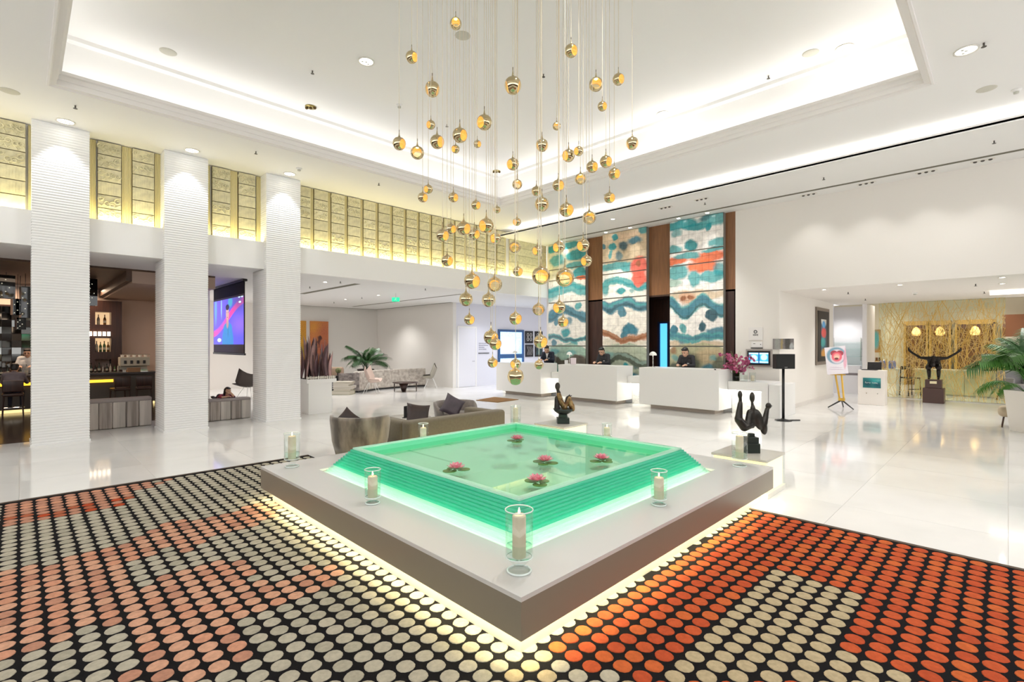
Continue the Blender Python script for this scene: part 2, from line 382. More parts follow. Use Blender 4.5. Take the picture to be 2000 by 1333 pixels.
struct(MB().xbox(1.62, 1.72, 13.3, 18.55, 3.02, 3.24), 'trim_7', CWOOD)
# bar walls
BARW = M('bar_wall_paint', (0.78, 0.60, 0.50), 0.7)
struct(MB().xbox(-6, 3.4, 18.5, 18.62, 0, 3.3), 'wall_bar', BARW)
struct(MB().xbox(3.3, 3.4, 14.2, 18.5, 0, 3.3), 'wall_partition', PAINTW)
struct(MB().xbox(-6.1, -6, 11.3, 18.6, 0, 3.4), 'wall_bar_end', DWOOD)
# lounge
LW = M('lounge_paint', (0.79, 0.76, 0.72), 0.6)
b = MB(); b.xbox(3.4, 11.79, 20.7, 20.8, 0, 3.3); struct(b, 'wall_lounge', LW)
struct(MB().xbox(11.79, 11.95, 15.04, 20.8, 0, 3.3), 'wall_lounge_side', LW)
CORW = M('corridor_paint', (0.74, 0.74, 0.80), 0.6)
struct(MB().xbox(11.95, 18.5, 15.04, 15.14, 0, 3.3), 'wall_corridor', CORW)
struct(MB().xbox(18.4, 18.5, 3.95, 15.04, 0, 3.3), 'wall_corridor_end', CORW)
d1 = struct(MB().xbox(12.05, 12.9, 15.01, 15.04, 0.01, 2.32), 'door_1', M('door_white', (0.78, 0.78, 0.83), 0.45))
struct(MB().xbox(11.99, 12.05, 15.0, 15.04, 0, 2.38).xbox(12.9, 12.96, 15.0, 15.04, 0, 2.38).xbox(12.05, 12.9, 15.0, 15.04, 2.32, 2.38), 'door_frame', PAINTW, d1)
struct(MB().tube([(12.8, 15.0, 1.0), (12.8, 14.95, 1.0), (12.68, 14.95, 1.0)], 0.012, 6), 'door_handle', M('chrome', (0.8, 0.8, 0.8), 0.15, 1.0), d1)
# right wall
b = MB()
b.xbox(13.17, 13.35, 3.95, 5.0, 0, LOWZ+0.03).xbox(13.17, 13.35, -5, 3.95, ALCZ, LOWZ+0.03)
b.xbox(13.17, 13.35, 11.38, 11.48, 0, LOWZ+0.03)
struct(b, 'wall_right', M('wall_right_paint', (0.80, 0.765, 0.715), 0.55))
b = MB(); b.xbox(13.35, 18.4, 3.95, 4.07, 0, 3.1); struct(b, 'wall_alcove', M('wall_right_paint', (0.82, 0.79, 0.75), 0.55))
struct(MB().xbox(13.37, 18.4, 3.935, 3.95, 0, 0.10), 'baseboard_alcove', M('base_stone', (0.72, 0.68, 0.64), 0.3))
struct(MB().xbox(13.35, 19.6, -5, 4.0, ALCZ, ALCZ+0.1), 'ceiling', M('alcove_ceiling_paint', (0.78, 0.74, 0.70), 0.7))
# reception back: brown wood above, dark recesses below
b = MB(); b.xbox(13.17, 13.27, 5.0, 11.38, 3.10, LOWZ+0.03)
wr = struct(b, 'wall_reception', MWOOD)
b = MB(); b.xbox(14.25, 14.33, 5.0, 11.38, 0, 3.1)
for a, c in ((5.0, 5.25), (6.70, 6.78), (8.98, 9.05), (9.66, 9.72), (11.22, 11.38)): b.xbox(13.17, 14.25, a, a+0.03, 0, 3.1)
b.xbox(13.17, 14.3, 5.0, 11.38, 3.05, 3.10); b.xbox(13.9, 13.95, 6.75, 7.20, 0, 3.1).xbox(13.9, 13.95, 7.58, 9.0, 0, 3.1).xbox(13.9, 13.95, 7.2, 7.58, 2.35, 3.1); b.xbox(13.17, 13.22, 5.0, 5.25, 0, 3.1).xbox(13.17, 13.22, 9.01, 9.68, 0, 3.1)
struct(b, 'wall_reception_recess', DWOOD)
bd = tag(O('glass_door', MB().xbox(13.9, 13.93, 7.27, 7.52, 0.02, 2.30).mesh('glass_door', EM('blue_daylight', (0.10, 0.50, 0.95), 0.9))), 'narrow blue glowing glass door in dark recess left of rightmost mosaic', 'door')
O('door_frame', MB().xbox(13.86, 13.89, 7.21, 7.27, 0, 2.35).xbox(13.86, 13.89, 7.52, 7.58, 0, 2.35).xbox(13.86, 13.89, 7.27, 7.52, 2.30, 2.35).mesh('door_frame', M('navy_frame', (0.01, 0.02, 0.07), 0.3)), bd)

struct(MB().xbox(-5.1, -5, -5, 11.3, 0, 2.7), 'wall_added_side', DWOOD)  # unseen part-height walls added to darken reflections; world light passes above
struct(MB().xbox(-5, 13.35, -5.1, -5, 0, 2.7), 'wall_added_back', DWOOD)
# columns ------------------------------------------------------------------
RIB = M('ribbed_plaster', (0.85, 0.85, 0.84), 0.5)
def column_mesh(w=0.71, dep=0.85, H=5.319, pitch=0.0443, amp=0.007):
    rings = []; n = int(H/pitch); k = 4
    for i in range(n*k+1):
        z = H*i/(n*k); o = amp*abs(sin(pi*i/k))
        rings.append([(-w/2-o, dep, z), (-w/2-o, -o, z), (-w/4, -o, z), (0, -o, z), (w/4, -o, z), (w/2+o, -o, z), (w/2+o, dep, z)])
    return MB().loft(rings).mesh('column', RIB)
cm = column_mesh()
for x, lab in ((0.50, 'white ribbed square column nearest the bar entrance, leftmost of the three'), (2.285, 'white ribbed square column between the bar opening and the projection screen'), (4.09, 'white ribbed square column beside the planter of purple leaves')):
    c = O('column', cm, None, (x, 11.162, 0)); tag(c, lab, 'column', 'ribbed columns along the bar')
    sh = MB().xbox(-0.375, 0.375, -0.018, 0.85, 0, 0.03).mesh('plinth', RIB); O('plinth', sh, c)

# carved gold frieze ---------------------------------------------------------
GOLD = M('gold_leaf_plaster', (0.80, 0.74, 0.49), 0.42, 0.12, var=0.2, scale=14, rnd=0.10)
GOLDF = M('gold_flutes', (0.76, 0.67, 0.36), 0.45, 0.12)
def scroll(mb, cx, cz, r, turn, d, a0, y=-0.034, rr=0.016):
    pts = []; n = 12
    for i in range(n+1):
        t = i/n; a = a0+d*turn*2*pi*t; q = r*(1-0.75*t)
        pts.append((cx+q*cos(a), y, cz+q*sin(a)))
    mb.tube(pts, [rr*(1-0.4*i/n) for i in range(n+1)], 5)
def tile_mesh(kind, w=0.33, h=0.235):
    mb = MB(); hw = w/2-0.002; hh = h/2-0.005
    mb.xbox(-hw, hw, -0.03, 0, -hh, hh)
    R = random.Random(kind*13+1)
    if kind > 0:
        for k in range(4):
            cx = -hw*0.72+k*hw*0.48+R.uniform(-0.012, 0.012); cz = R.uniform(-0.045, 0.05)
            scroll(mb, cx, cz, R.uniform(0.045, 0.06), 1.25, R.choice((1, -1)), R.uniform(0, 6.3))
        pts = [(-hw+0.008+(2*hw-0.016)*i/14, -0.03, -hh*0.55+0.03*sin(i*1.3+kind)+0.015*sin(i*0.6*kind)) for i in range(15)]
        mb.tube(pts, 0.012, 5)
        for k in range(3): mb.ball((R.uniform(-hw*.7, hw*.7), -0.03, R.uniform(0.3, 0.8)*hh*R.choice((1, -1))), (0.014, 0.012, 0.014), 6, 5)
    else:
        for k in range(9): mb.xbox(-hw+0.01+k*0.0355, -hw+0.03+k*0.0355, -0.0335, -0.03, -hh+0.004, hh-0.004)
    return mb.mesh('carved_tile' if kind else 'reeded_tile', GOLD)
TM = [tile_mesh(k) for k in range(6)]
def flute_mesh(w, h=1.44):
    mb = MB(); n = max(2, int(w/0.022))
    for i in range(n): mb.cyl((-w/2+(i+0.5)*w/n, 0, 0), w/n*0.52, h, 6)
    return mb.mesh('flutes', GOLDF)
PATS = ['dddpdc', 'cppppc', 'ccpcpc', 'ddpppd', 'pccppc', 'cdpccp', 'ppcpcc', 'pdcppd', 'cppdpc', 'ppdpcc']
fi = 0
where = ['left of the first column', 'between the first and second columns', 'between the second and third columns', 'on the long frieze right of the third column']
def frieze_panel(xc, label, pat):
    global fi
    t = thing('carved_panel', label, 'wall panel', (xc, 11.5, 3.87), 0, 'carved gold frieze panels')
    O('backboard', MB().xbox(-0.165, 0.165, 0, 0.06, 0, 1.44).mesh('backboard', M('gold_shadow', (0.16, 0.12, 0.05), 0.6)), t)
    for k in range(6):
        ch = pat[5-k]; m = TM[0] if ch == 'p' else (TM[1+(fi+k) % 3] if ch == 'd' else TM[3+(fi*2+k) % 3])
        O('reeded_tile' if ch == 'p' else 'carved_tile', m, t, (0, 0, 0.12+k*0.24))
    fi += 1
frieze_panel(-0.09, 'tall gold panel of scroll carved tiles left of the first ribbed column', 'cccppp')
frieze_panel(1.16, 'tall carved gold panel just right of the first column, mostly scroll tiles', PATS[0])
frieze_panel(1.655, 'tall carved gold panel just left of the second column, three plain reeded tiles', 'ccpppd')
frieze_panel(2.96, 'tall carved gold panel just right of the second column', PATS[2])
frieze_panel(3.45, 'tall carved gold panel just left of the third column, above the screen bay', PATS[3])
ords = ['first', 'second', 'third', 'fourth', 'fifth', 'sixth', 'seventh', 'eighth', 'ninth', 'tenth', 'eleventh', 'twelfth', 'thirteenth', 'fourteenth', 'fifteenth', 'sixteenth']
for k in range(16):
    frieze_panel(4.64+k*0.42, 'narrow carved gold panel, %s of the long frieze counting right from the third column' % ords[k], PATS[(k*3+4) % 10])
ft = thing('fluted_strip', 'gold fluted strips filling the frieze between the carved panels', 'moulding', (4, 11.52, 3.87))
for xc, w in ((0.92, 0.11), (1.41, 0.15), (1.88, 0.10), (2.71, 0.11), (3.205, 0.14), (3.69, 0.10), (0.13, 0.05), (-0.32, 0.10)):
    O('flutes', flute_mesh(w), ft, (xc-4, 0, 0))
for k in range(17):
    O('flutes', flute_mesh(0.08), ft, (4.64-0.21+k*0.42-4, 0, 0))
hp = thing('plank_panel', 'gold panel of long horizontal planks at the far end of the frieze', 'wall panel', (12.25, 11.5, 3.87))
for k in range(5):
    O('gold_plank', MB().xbox(-0.88, 0.91, -0.02, 0.05, k*0.25+0.004, k*0.25+0.246).mesh('gold_plank', GOLD), hp)
YL = (1, 0.88, 0.45)
for a, c, pw in ((-2.0, 0.14, 34), (0.88, 1.92, 18), (2.66, 3.72, 18), (4.46, 8.8, 70), (8.8, 13.1, 70)):
    area('frieze_led', ((a+c)/2, 11.36, 3.875), (pi-radians(22), 0, 0), c-a, 0.05, pw*0.24, YL)
# ================================================================ carpet
PEND= [(3.13, 4.74, 4.89, 0.135, 'R'), (3.56, 4.49, 5.35, 0.135, 'F'), (3.34, 4.64, 4.57, 0.175, 'B'), (2.78, 4.44, 3.73, 0.135, 'R'), (2.86, 4.23, 3.6, 0.135, 'F'), (3.22, 4.5, 4.08, 0.1, 'L'), (3.7, 5.04, 4.19, 0.175, 'R'), (3.66, 4.54, 4.11, 0.175, 'R'), (3.74, 4.72, 4.02, 0.1, 'L'), (4.2, 4.85, 4.25, 0.1, 'R'), (3.76, 4.22, 4.19, 0.175, 'L'), (3.53, 3.53, 4.27, 0.175, 'B'), (3.85, 3.85, 3.64, 0.135, 'L'), (3.95, 3.51, 3.78, 0.135, 'B'), (4.61, 3.86, 4.3, 0.1, 'F'), (4.15, 3.31, 3.67, 0.135, 'L'), (4.13, 3.16, 3.67, 0.1, 'L'), (4.04, 3.19, 4.69, 0.135, 'R'), (5.11, 3.64, 4.91, 0.175, 'F'), (4.31, 2.99, 4.14, 0.1, 'R'), (4.89, 3.17, 4.71, 0.135, 'R'), (4.63, 2.83, 3.8, 0.135, 'B'), (4.58, 3.13, 3.67, 0.135, 'R'), (4.67, 3.38, 3.7, 0.135, 'R'), (3.7, 5.35, 3.56, 0.129, 'R'), (3.2, 4.52, 3.37, 0.1, 'L'), (3.98, 5.07, 3.56, 0.129, 'R'), (3.47, 4.03, 3.15, 0.1, 'R'), (4.38, 4.67, 3.4, 0.095, 'B'), (3.2, 4.26, 2.82, 0.135, 'R'), (3.87, 4.98, 3.12, 0.135, 'R'), (3.94, 4.81, 3.11, 0.175, 'R'), (3.84, 4.49, 2.97, 0.135, 'R'), (3.88, 4.32, 3.05, 0.175, 'L'), (4.02, 4.31, 2.92, 0.135, 'L'), (3.49, 4.56, 2.62, 0.135, 'R'), (4.57, 4.49, 3.73, 0.129, 'F'), (4.74, 4.31, 3.64, 0.129, 'B'), (4.42, 3.93, 3.33, 0.175, 'B'), (4.4, 3.66, 3.49, 0.135, 'R'), (4.74, 3.6, 3.63, 0.135, 'F'), (5.17, 3.48, 3.47, 0.135, 'R'), (4.85, 3.2, 3.62, 0.135, 'R'), (4.71, 3.79, 3.29, 0.175, 'R'), (5.2, 3.81, 3.29, 0.175, 'F'), (4.27, 4.2, 3.14, 0.1, 'L'), (3.95, 3.92, 2.75, 0.135, 'F'), (4.75, 4.3, 2.87, 0.135, 'L'), (4.3, 3.57, 2.75, 0.135, 'L'), (4.26, 3.2, 2.71, 0.135, 'L'), (4.79, 3.55, 2.65, 0.135, 'L'), (4.57, 4.48, 2.6, 0.129, 'R'), (3.52, 3.14, 2.31, 0.175, 'F'), (3.68, 2.98, 2.29, 0.175, 'F'), (3.51, 4.14, 2.35, 0.175, 'R'), (3.95, 4.25, 2.36, 0.175, 'F'), (3.96, 4.79, 2.22, 0.175, 'B'), (4.16, 4.59, 2.21, 0.175, 'B'), (4.04, 4.82, 1.97, 0.135, 'R'), (3.75, 3.71, 1.93, 0.135, 'R'), (4.05, 3.65, 2.04, 0.135, 'F'), (4.08, 3.38, 2.05, 0.135, 'L'), (4.88, 3.98, 1.94, 0.135, 'R'), (3.99, 4.36, 1.74, 0.175, 'R'), (4.62, 4.13, 1.69, 0.175, 'R'), (3.71, 3.98, 1.66, 0.135, 'R'), (4.34, 4.71, 1.42, 0.133, 'R'), (4.42, 4.37, 1.41, 0.135, 'L'), (3.64, 3.6, 1.32, 0.175, 'B'), (3.89, 3.5, 1.44, 0.1, 'B')]
P1= [(-0.1, 5.1), (-0.02, 5.09), (0.09, 5.11), (0.19, 5.08), (0.31, 5.11), (0.44, 5.17), (0.56, 5.1), (0.63, 5.21), (0.79, 5.24), (0.88, 5.45), (1.13, 5.46), (1.25, 5.34), (1.67, 5.44), (1.93, 5.42), (1.8, 5.01), (1.45, 4.76), (1.25, 4.78), (1.12, 4.8), (0.95, 4.61), (0.81, 4.8), (0.63, 4.66), (0.55, 4.65), (0.52, 4.3), (0.54, 4.17), (0.65, 4.17), (0.78, 4.23), (0.9, 4.23), (1.02, 4.19), (1.13, 4.23), (1.2, 4.14), (1.2, 3.92), (1.17, 3.72), (1.23, 3.63), (1.35, 3.62), (1.48, 3.64), (1.6, 3.61), (1.74, 3.6), (1.71, 3.37), (1.58, 3.27), (1.46, 3.29), (1.31, 3.24), (1.22, 3.27), (1.1, 3.26), (0.98, 3.26), (0.89, 3.25), (0.86, 3.05), (0.85, 2.81), (0.77, 2.78), (0.63, 2.78), (0.31, 3.1), (0.41, 3.17), (0.43, 3.34), (0.43, 3.6), (0.33, 3.71), (0.23, 3.78), (0.16, 3.73), (0.0, 3.7), (-0.07, 3.73)]
P2= [(-0.14, 7.4), (0.06, 7.54), (0.59, 7.7), (0.9, 7.18), (0.82, 6.44), (0.62, 6.32), (0.46, 6.34), (0.28, 6.38), (0.11, 6.41), (-0.12, 6.36)]
P3= [(0.9, 7.18), (1.69, 7.69), (2.6, 7.68), (2.39, 7.42), (1.4, 7.23), (0.98, 6.81)]
CR= [(2.16, 1.22), (2.52, 1.23), (2.75, 1.23), (3.03, 1.26), (3.47, 1.27), (3.83, 1.23), (3.95, 1.06), (3.93, 0.69), (3.65, 0.68), (3.31, 0.68), (3.16, 0.68), (3.1, 0.57), (3.09, 0.46), (3.08, 0.31)]
NOIR = M('carpet_black', (0.010, 0.009, 0.010), 0.95, spec=0.1, bump=0.4, bscale=300)
CM = {}
for nm, c in (('grey', (0.56, 0.51, 0.40)), ('grey2', (0.49, 0.45, 0.35)), ('peach', (0.76, 0.42, 0.28)), ('peach2', (0.74, 0.36, 0.23)), ('brick', (0.50, 0.15, 0.075)), ('red', (0.62, 0.115, 0.040)), ('red2', (0.56, 0.095, 0.035)), ('orange', (0.66, 0.15, 0.045)), ('cream', (0.56, 0.45, 0.28)), ('rose', (0.60, 0.30, 0.20))):
    CM[nm] = M('wool_'+nm, c, 0.95, spec=0.1, var=0.18, scale=40, bump=0.5, bscale=400)
ck = list(CM)
def inside(p, poly):
    r = False; n = len(poly); j = n-1
    for i in range(n):
        (xi, yi), (xj, yj) = poly[i], poly[j]
        if (yi > p[1]) != (yj > p[1]) and p[0] < (xj-xi)*(p[1]-yi)/(yj-yi)+xi: r = not r
        j = i
    return r
CARP = [(-1.2, -1.0), (5.20, -1.0), (5.20, 1.86), (3.05, 1.86), (3.05, 7.37), (-1.2, 7.37)]
cp = thing('carpet', 'black wool carpet covered in round peach, grey and orange dots around the lit table', 'carpet', (1, 1, 0))
P(MB().prism(CARP, 0.0005, 0.009), 'pile', NOIR, cp)
for bb in (MB().xbox(-1.2, 3.05, 7.33, 7.375, 0.0005, 0.012), MB().xbox(5.165, 5.205, -1, 1.86, 0.0005, 0.012)): P(bb, 'binding', M('binding', (0.10, 0.07, 0.05), 0.9), cp)
dots = []
pit = 0.112
for i in range(-30, 30):
    for j in range(-25, 53):
        x = 2.07+i*pit+random.uniform(-.004, .004); y = 1.725+j*pit+random.uniform(-.004, .004)
        if not (-1.15 < x < 5.16 and -0.95 < y < 7.32) or not inside((x, y), CARP): continue
        if x > 1.90 and 1.84 < y < 5.46: continue
        X, Y = x*0.706+y*0.708, x*0.708-y*0.706          # depth and side as seen from the doorway
        if y < 1.80 and (x > 2.01 or (x > 1.97 and y > 1.5)) and (x-1.97)*0.9 > (1.72-y)*0.28:
            c = 'cream' if inside((x, y), CR) or (y < 0.7 and 2.2 < x < 3.0) else random.choice(('red', 'red', 'red2', 'orange'))
        elif x > 0.9 and y < 1.80: c = random.choice(('grey', 'grey', 'cream'))
        elif inside((x, y), P2): c = random.choice(('brick', 'red2', 'rose')) if y < 6.75 else random.choice(('peach2', 'rose', 'rose'))
        elif inside((x, y), P3): c = random.choice(('rose', 'grey2', 'rose'))
        elif inside((x, y), P1) or (x < -0.05 and 3.7 < y < 5.1): c = random.choice(('peach', 'peach', 'peach2', 'rose'))
        else: c = random.choice(('grey', 'grey', 'grey2'))
        dots.append((X if X > 0.8 and abs(Y)/X < 1.12 else X+90, x, y, c))
dots.sort()
def dot_ring(mb, x, y, r=0.0500, n=14):
    a0 = random.uniform(0, 6.28); rr = [r*random.uniform(0.955, 1.03) for _ in range(n)]
    A = [(x+rr[k]*cos(a0+2*pi*k/n), y+rr[k]*sin(a0+2*pi*k/n), 0.008) for k in range(n)]
    B = [(x+rr[k]*0.93*cos(a0+2*pi*k/n), y+rr[k]*0.93*sin(a0+2*pi*k/n), 0.0122) for k in range(n)]
    mb.loft([A, B], False, True)
shared = {k: [] for k in ck}
for k in ck:
    for q in range(3):
        mb = MB(); dot_ring(mb, 0, 0); shared[k].append(mb.mesh('dot', CM[k]))
for i, (X, x, y, c) in enumerate(dots[:300]): O('dot', random.choice(shared[c]), cp, (x-1, y-1, 0))
mb = MB()
for (X, x, y, c) in dots[300:]: mb.m = ck.index(c); dot_ring(mb, x, y)
st = P(mb, 'far_dots', [CM[k] for k in ck], cp); st['kind'] = 'stuff'

# ================================================================ lit table with the stepped glass pool
TOPW = M('table_top_white', (0.66, 0.64, 0.62), 0.18, spec=0.5)
APSHADE = M('shaded_apron', (0.25, 0.215, 0.165), 0.35)  # shade on the table sides put into the apron's darker colour
WARMB = M('plinth_white', (0.62, 0.60, 0.52), 0.5)
LEDY = EM('warm_led', (1.0, 0.90, 0.55), 22)
tb = thing('pool_table', 'large square white table with shade-toned edges, glowing underneath, carrying the green glass pool', 'table', (3.7, 3.65, 0))
X0, X1, Y0, Y1 = 1.80, 5.60, 1.74, 5.55
I0, I1, J0, J1 = 2.18, 5.06, 2.12, 5.0
b = MB(); b.xbox(X0, I0, Y0, Y1, .345, .37).xbox(I1, X1, Y0, Y1, .345, .37).xbox(I0, I1, Y0, J0, .345, .37).xbox(I0, I1, J1, Y1, .345, .37)
P(b, 'tabletop', TOPW, tb)
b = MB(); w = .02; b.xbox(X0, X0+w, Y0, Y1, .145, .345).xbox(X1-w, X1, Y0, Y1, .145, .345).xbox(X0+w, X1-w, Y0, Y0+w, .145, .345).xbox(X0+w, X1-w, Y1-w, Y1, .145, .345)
P(b, 'apron', APSHADE, tb)
b = MB(); b.xbox(X0+.09, X1-.09, Y0+.09, Y1-.09, 0.001, .30)
P(b, 'base', WARMB, tb)
b = MB(); g = .05
b.xbox(X0+.03, X0+.065, Y0+.03, Y1-.03, .16, .17).xbox(X1-.065, X1-.03, Y0+.03, Y1-.03, .16, .17).xbox(X0+.065, X1-.065, Y0+.03, Y0+.065, .16, .17).xbox(X0+.065, X1-.065, Y1-.065, Y1-.03, .16, .17)
P(b, 'led_strip', LEDY, tb)
P(MB().xbox(I0, I1, J0, J1, .30, .335), 'light_box', EM('slot_glow', (1.0, 0.97, 0.72), 1.1), tb)
# stepped glass
GL = TRANSL('sea_glass', (0.19, 0.80, 0.64), 0.55, 0.08)
GLP = TRANSL('lit_pale_glass', (0.76, 0.94, 0.86), 0.55, 0.08)  # paler copy for bottom and top sheets: glow from below painted in
po = thing('glass_pool', 'square pool of stacked green glass sheets filled with pale green water', 'pool', (3.61, 3.55, .335))
cx, cy = 3.61, 3.55
n = 13
for k in range(n):
    z0 = .337+k*.0203; h = 1.40-(1.40-1.19)*k/(n-1)
    b = MB(); i_ = h-.05
    for (a0, a1, c0, c1) in ((-h, -i_, -h, h), (i_, h, -h, h), (-i_, i_, -h, -i_), (-i_, i_, i_, h)):
        b.xbox(cx+a0, cx+a1, cy+c0, cy+c1, z0, z0+.0155)
    P(b, 'glass_sheet', GLP if k < 4 or k == n-1 else GL, po)
q = 1.135
b = MB(); b.xbox(cx-q, cx-q+.02, cy-q, cy+q, .34, .585).xbox(cx+q-.02, cx+q, cy-q, cy+q, .34, .585).xbox(cx-q+.02, cx+q-.02, cy-q, cy-q+.02, .34, .585).xbox(cx-q+.02, cx+q-.02, cy+q-.02, cy+q, .34, .585)
P(b, 'inner_wall', TRANSL('inner_glass', (0.30, 0.85, 0.62), 0.35, 0.05), po)
P(MB().xbox(cx-q+.02, cx+q-.02, cy-q+.02, cy+q-.02, .44, .47), 'pool_floor', M('pool_floor', (0.68, 0.88, 0.76), 0.4, var=0.06, scale=2), po)
P(MB().xbox(cx-q+.021, cx+q-.021, cy-q+.021, cy+q-.021, .535, .540), 'water', CLEAR('pool_water', (0.84, 0.97, 0.90), 1.33, 0.01), po)
b = MB(); e = 1.30
b.xbox(cx-e, cx-e+.012, cy-e, cy+e, .338, .36).xbox(cx+e-.012, cx+e, cy-e, cy+e, .338, .36).xbox(cx-e+.012, cx+e-.012, cy-e, cy-e+.012, .338, .36).xbox(cx-e+.012, cx+e-.012, cy+e-.012, cy+e, .338, .36)
P(b, 'led_strip', EM('pool_led', (1.0, 1.0, 0.95), 6.5), po)

# lotus flowers on the water
PINK = M('lotus_pink', (0.83, 0.22, 0.32), 0.5, var=0.4, scale=30, col2=(0.93, 0.55, 0.58)); PADG = M('lily_pad', (0.12, 0.27, 0.05), 0.4, var=0.4, scale=20); YEL = M('stamen', (0.85, 0.5, 0.08), 0.6)
def lotus_parts():
    pet = MB()
    for ring, (cnt, ln, tilt) in enumerate(((9, .075, 18), (8, .068, 42), (6, .055, 66))):
        for k in range(cnt):
            T = Matrix.Rotation(2*pi*k/cnt+ring*0.35, 4, 'Z') @ Matrix.Translation((.012, 0, .012)) @ Matrix.Rotation(-radians(tilt), 4, 'Y')
            rows = []
            for t, wd in ((0, .007), (.3, .017), (.6, .020), (.85, .011), (1, .001)):
                rows.append([(ln*t, -wd, .006*t*t+.004), (ln*t, 0, .006*t*t), (ln*t, wd, .006*t*t+.004)])
            pet.loft(rows, False, False, T, closed=False)
    pad = MB()
    for px, py, r, a in ((-.055, .03, .062, 0.4), (.05, -.045, .058, 2.6), (.03, .06, .05, 4.2)):
        pts = [(px, py)]+[(px+r*cos(a+i*5.7/18), py+r*sin(a+i*5.7/18)) for i in range(19)]
        pad.prism(pts, .001, .005)
    sta = MB().ball((0, 0, .03), (.010, .010, .014), 8, 6)
    return pet.mesh('petals', PINK, True), pad.mesh('lily_pad', PADG), sta.mesh('stamen', YEL)
LP = lotus_parts()
for (x, y), a, lab in (((2.74, 3.45), 0.3, 'leftmost pink lotus floating alone near the left rim of the pool'), ((3.78+.3, 3.71+.3), 1.2, 'pink lotus floating nearest the far corner of the pool'), ((3.51, 3.08), 2.5, 'pink lotus floating in the middle of the water, between the front and far right ones'), ((3.95, 2.75), 3.6, 'rightmost pink lotus floating near the right rim of the pool'), ((2.95, 2.68), 5.0, 'pink lotus floating nearest the front corner of the pool')):
    x = 0.0+x; t = thing('lotus_flower', lab, 'flower', (x, y, .5395), a, 'lotus flowers on the pool')
    O('petals', LP[0], t); O('lily_pad', LP[1], t); O('stamen', LP[2], t)

# hurricane glasses with candles
GLASS = CLEAR('clear_glass', (0.965, 0.985, 0.975), 1.45, 0.01, 0.02); WAX = M('candle_wax', (0.86, 0.74, 0.56), 0.5, spec=0.3); FL = EM('flame', (1.0, 0.72, 0.30), 14)
def candle_parts(H, r, tall):
    foot = .05 if tall else .02
    prof = [(r*.82, 0), (r*.85, .006), (r*.5, .016), (r*.32, foot*.7), (r*.55, foot), (r*.94, foot+.03), (r, foot+.06), (r, H), (r-.004, H), (r-.005, foot+.065), (r*.85, foot+.03), (.002, foot+.022)]
    g = MB().lathe((0, 0, 0), prof, 28, True, True).mesh('glass', GLASS, True)
    gr = MB().tube([(r*.998*cos(2*pi*i/28), r*.998*sin(2*pi*i/28), H) for i in range(29)], .0035, 6).mesh('rim', M('glass_rim', (0.80, 0.88, 0.85), 0.05, spec=0.8), True)
    ch = .24 if tall else .17
    wx = MB().lathe((0, 0, foot+.032), [(.036, 0), (.039, .004), (.039, ch-.01), (.034, ch), (.012, ch-.005)], 20).mesh('candle', WAX, True)
    wk = MB().cyl((0, 0, foot+.03+ch-.004), .0015, .014, 5).mesh('wick', BLACK)
    fm = MB().lathe((0, 0, foot+.03+ch+.006), [(.001, 0), (.006, .007), (.0065, .013), (.003, .026), (.0005, .036)], 8).mesh('flame', FL, True)
    wt = MB().lathe((0, 0, 0), [(.04, foot+.035), (r-.007, foot+.062), (r-.006, foot+.10), (.04, foot+.10)], 24, False, False).mesh('water', CLEAR('vase_water', (0.90, 0.97, 0.94), 1.2, 0.02), True)
    ft_ = MB().tube([(r*.84*cos(2*pi*i/24), r*.84*sin(2*pi*i/24), .007) for i in range(25)], .006, 6).tube([(r*.95*cos(2*pi*i/24), r*.95*sin(2*pi*i/24), foot+.035) for i in range(25)], .004, 6).mesh('foot_ring', M('glass_rim', (0.80, 0.88, 0.85), 0.05), True)
    return g, gr, wx, wk, fm, wt, ft_
CT = candle_parts(.35, .079, True); CS = candle_parts(.275, .064, False)
for (x, y), tall, lab in (((2.0, 1.95), 1, 'tall hurricane glass with lit candle on the front corner of the table'), ((2.02, 3.62), 0, 'short hurricane glass with candle halfway along the left front edge'), ((2.03, 5.31), 1, 'tall hurricane glass with candle on the left corner of the table'), ((3.62, 1.97), 0, 'short hurricane glass with candle halfway along the right front edge'), ((5.38, 2.0), 1, 'tall hurricane glass with candle on the right corner, before the seated bronze'), ((5.32, 3.62), 0, 'short hurricane glass with candle on the far right edge, seen over the pool'), ((5.36, 5.30), 1, 'tall hurricane glass with candle on the far corner, seen over the pool'), ((3.66, 5.28), 0, 'short hurricane glass with candle on the far left edge, before the sofa')):
    t = thing('hurricane_candle', lab, 'candle', (x, y, .3702), 0, 'hurricane candles around the pool')
    gl, gr, wx, wk, fm, wt, fo = CT if tall else CS
    O('glass', gl, t); O('rim', gr, t); O('foot_ring', fo, t); c = O('candle', wx, t); O('wick', wk, c); O('flame', fm, c); O('water', wt, t)

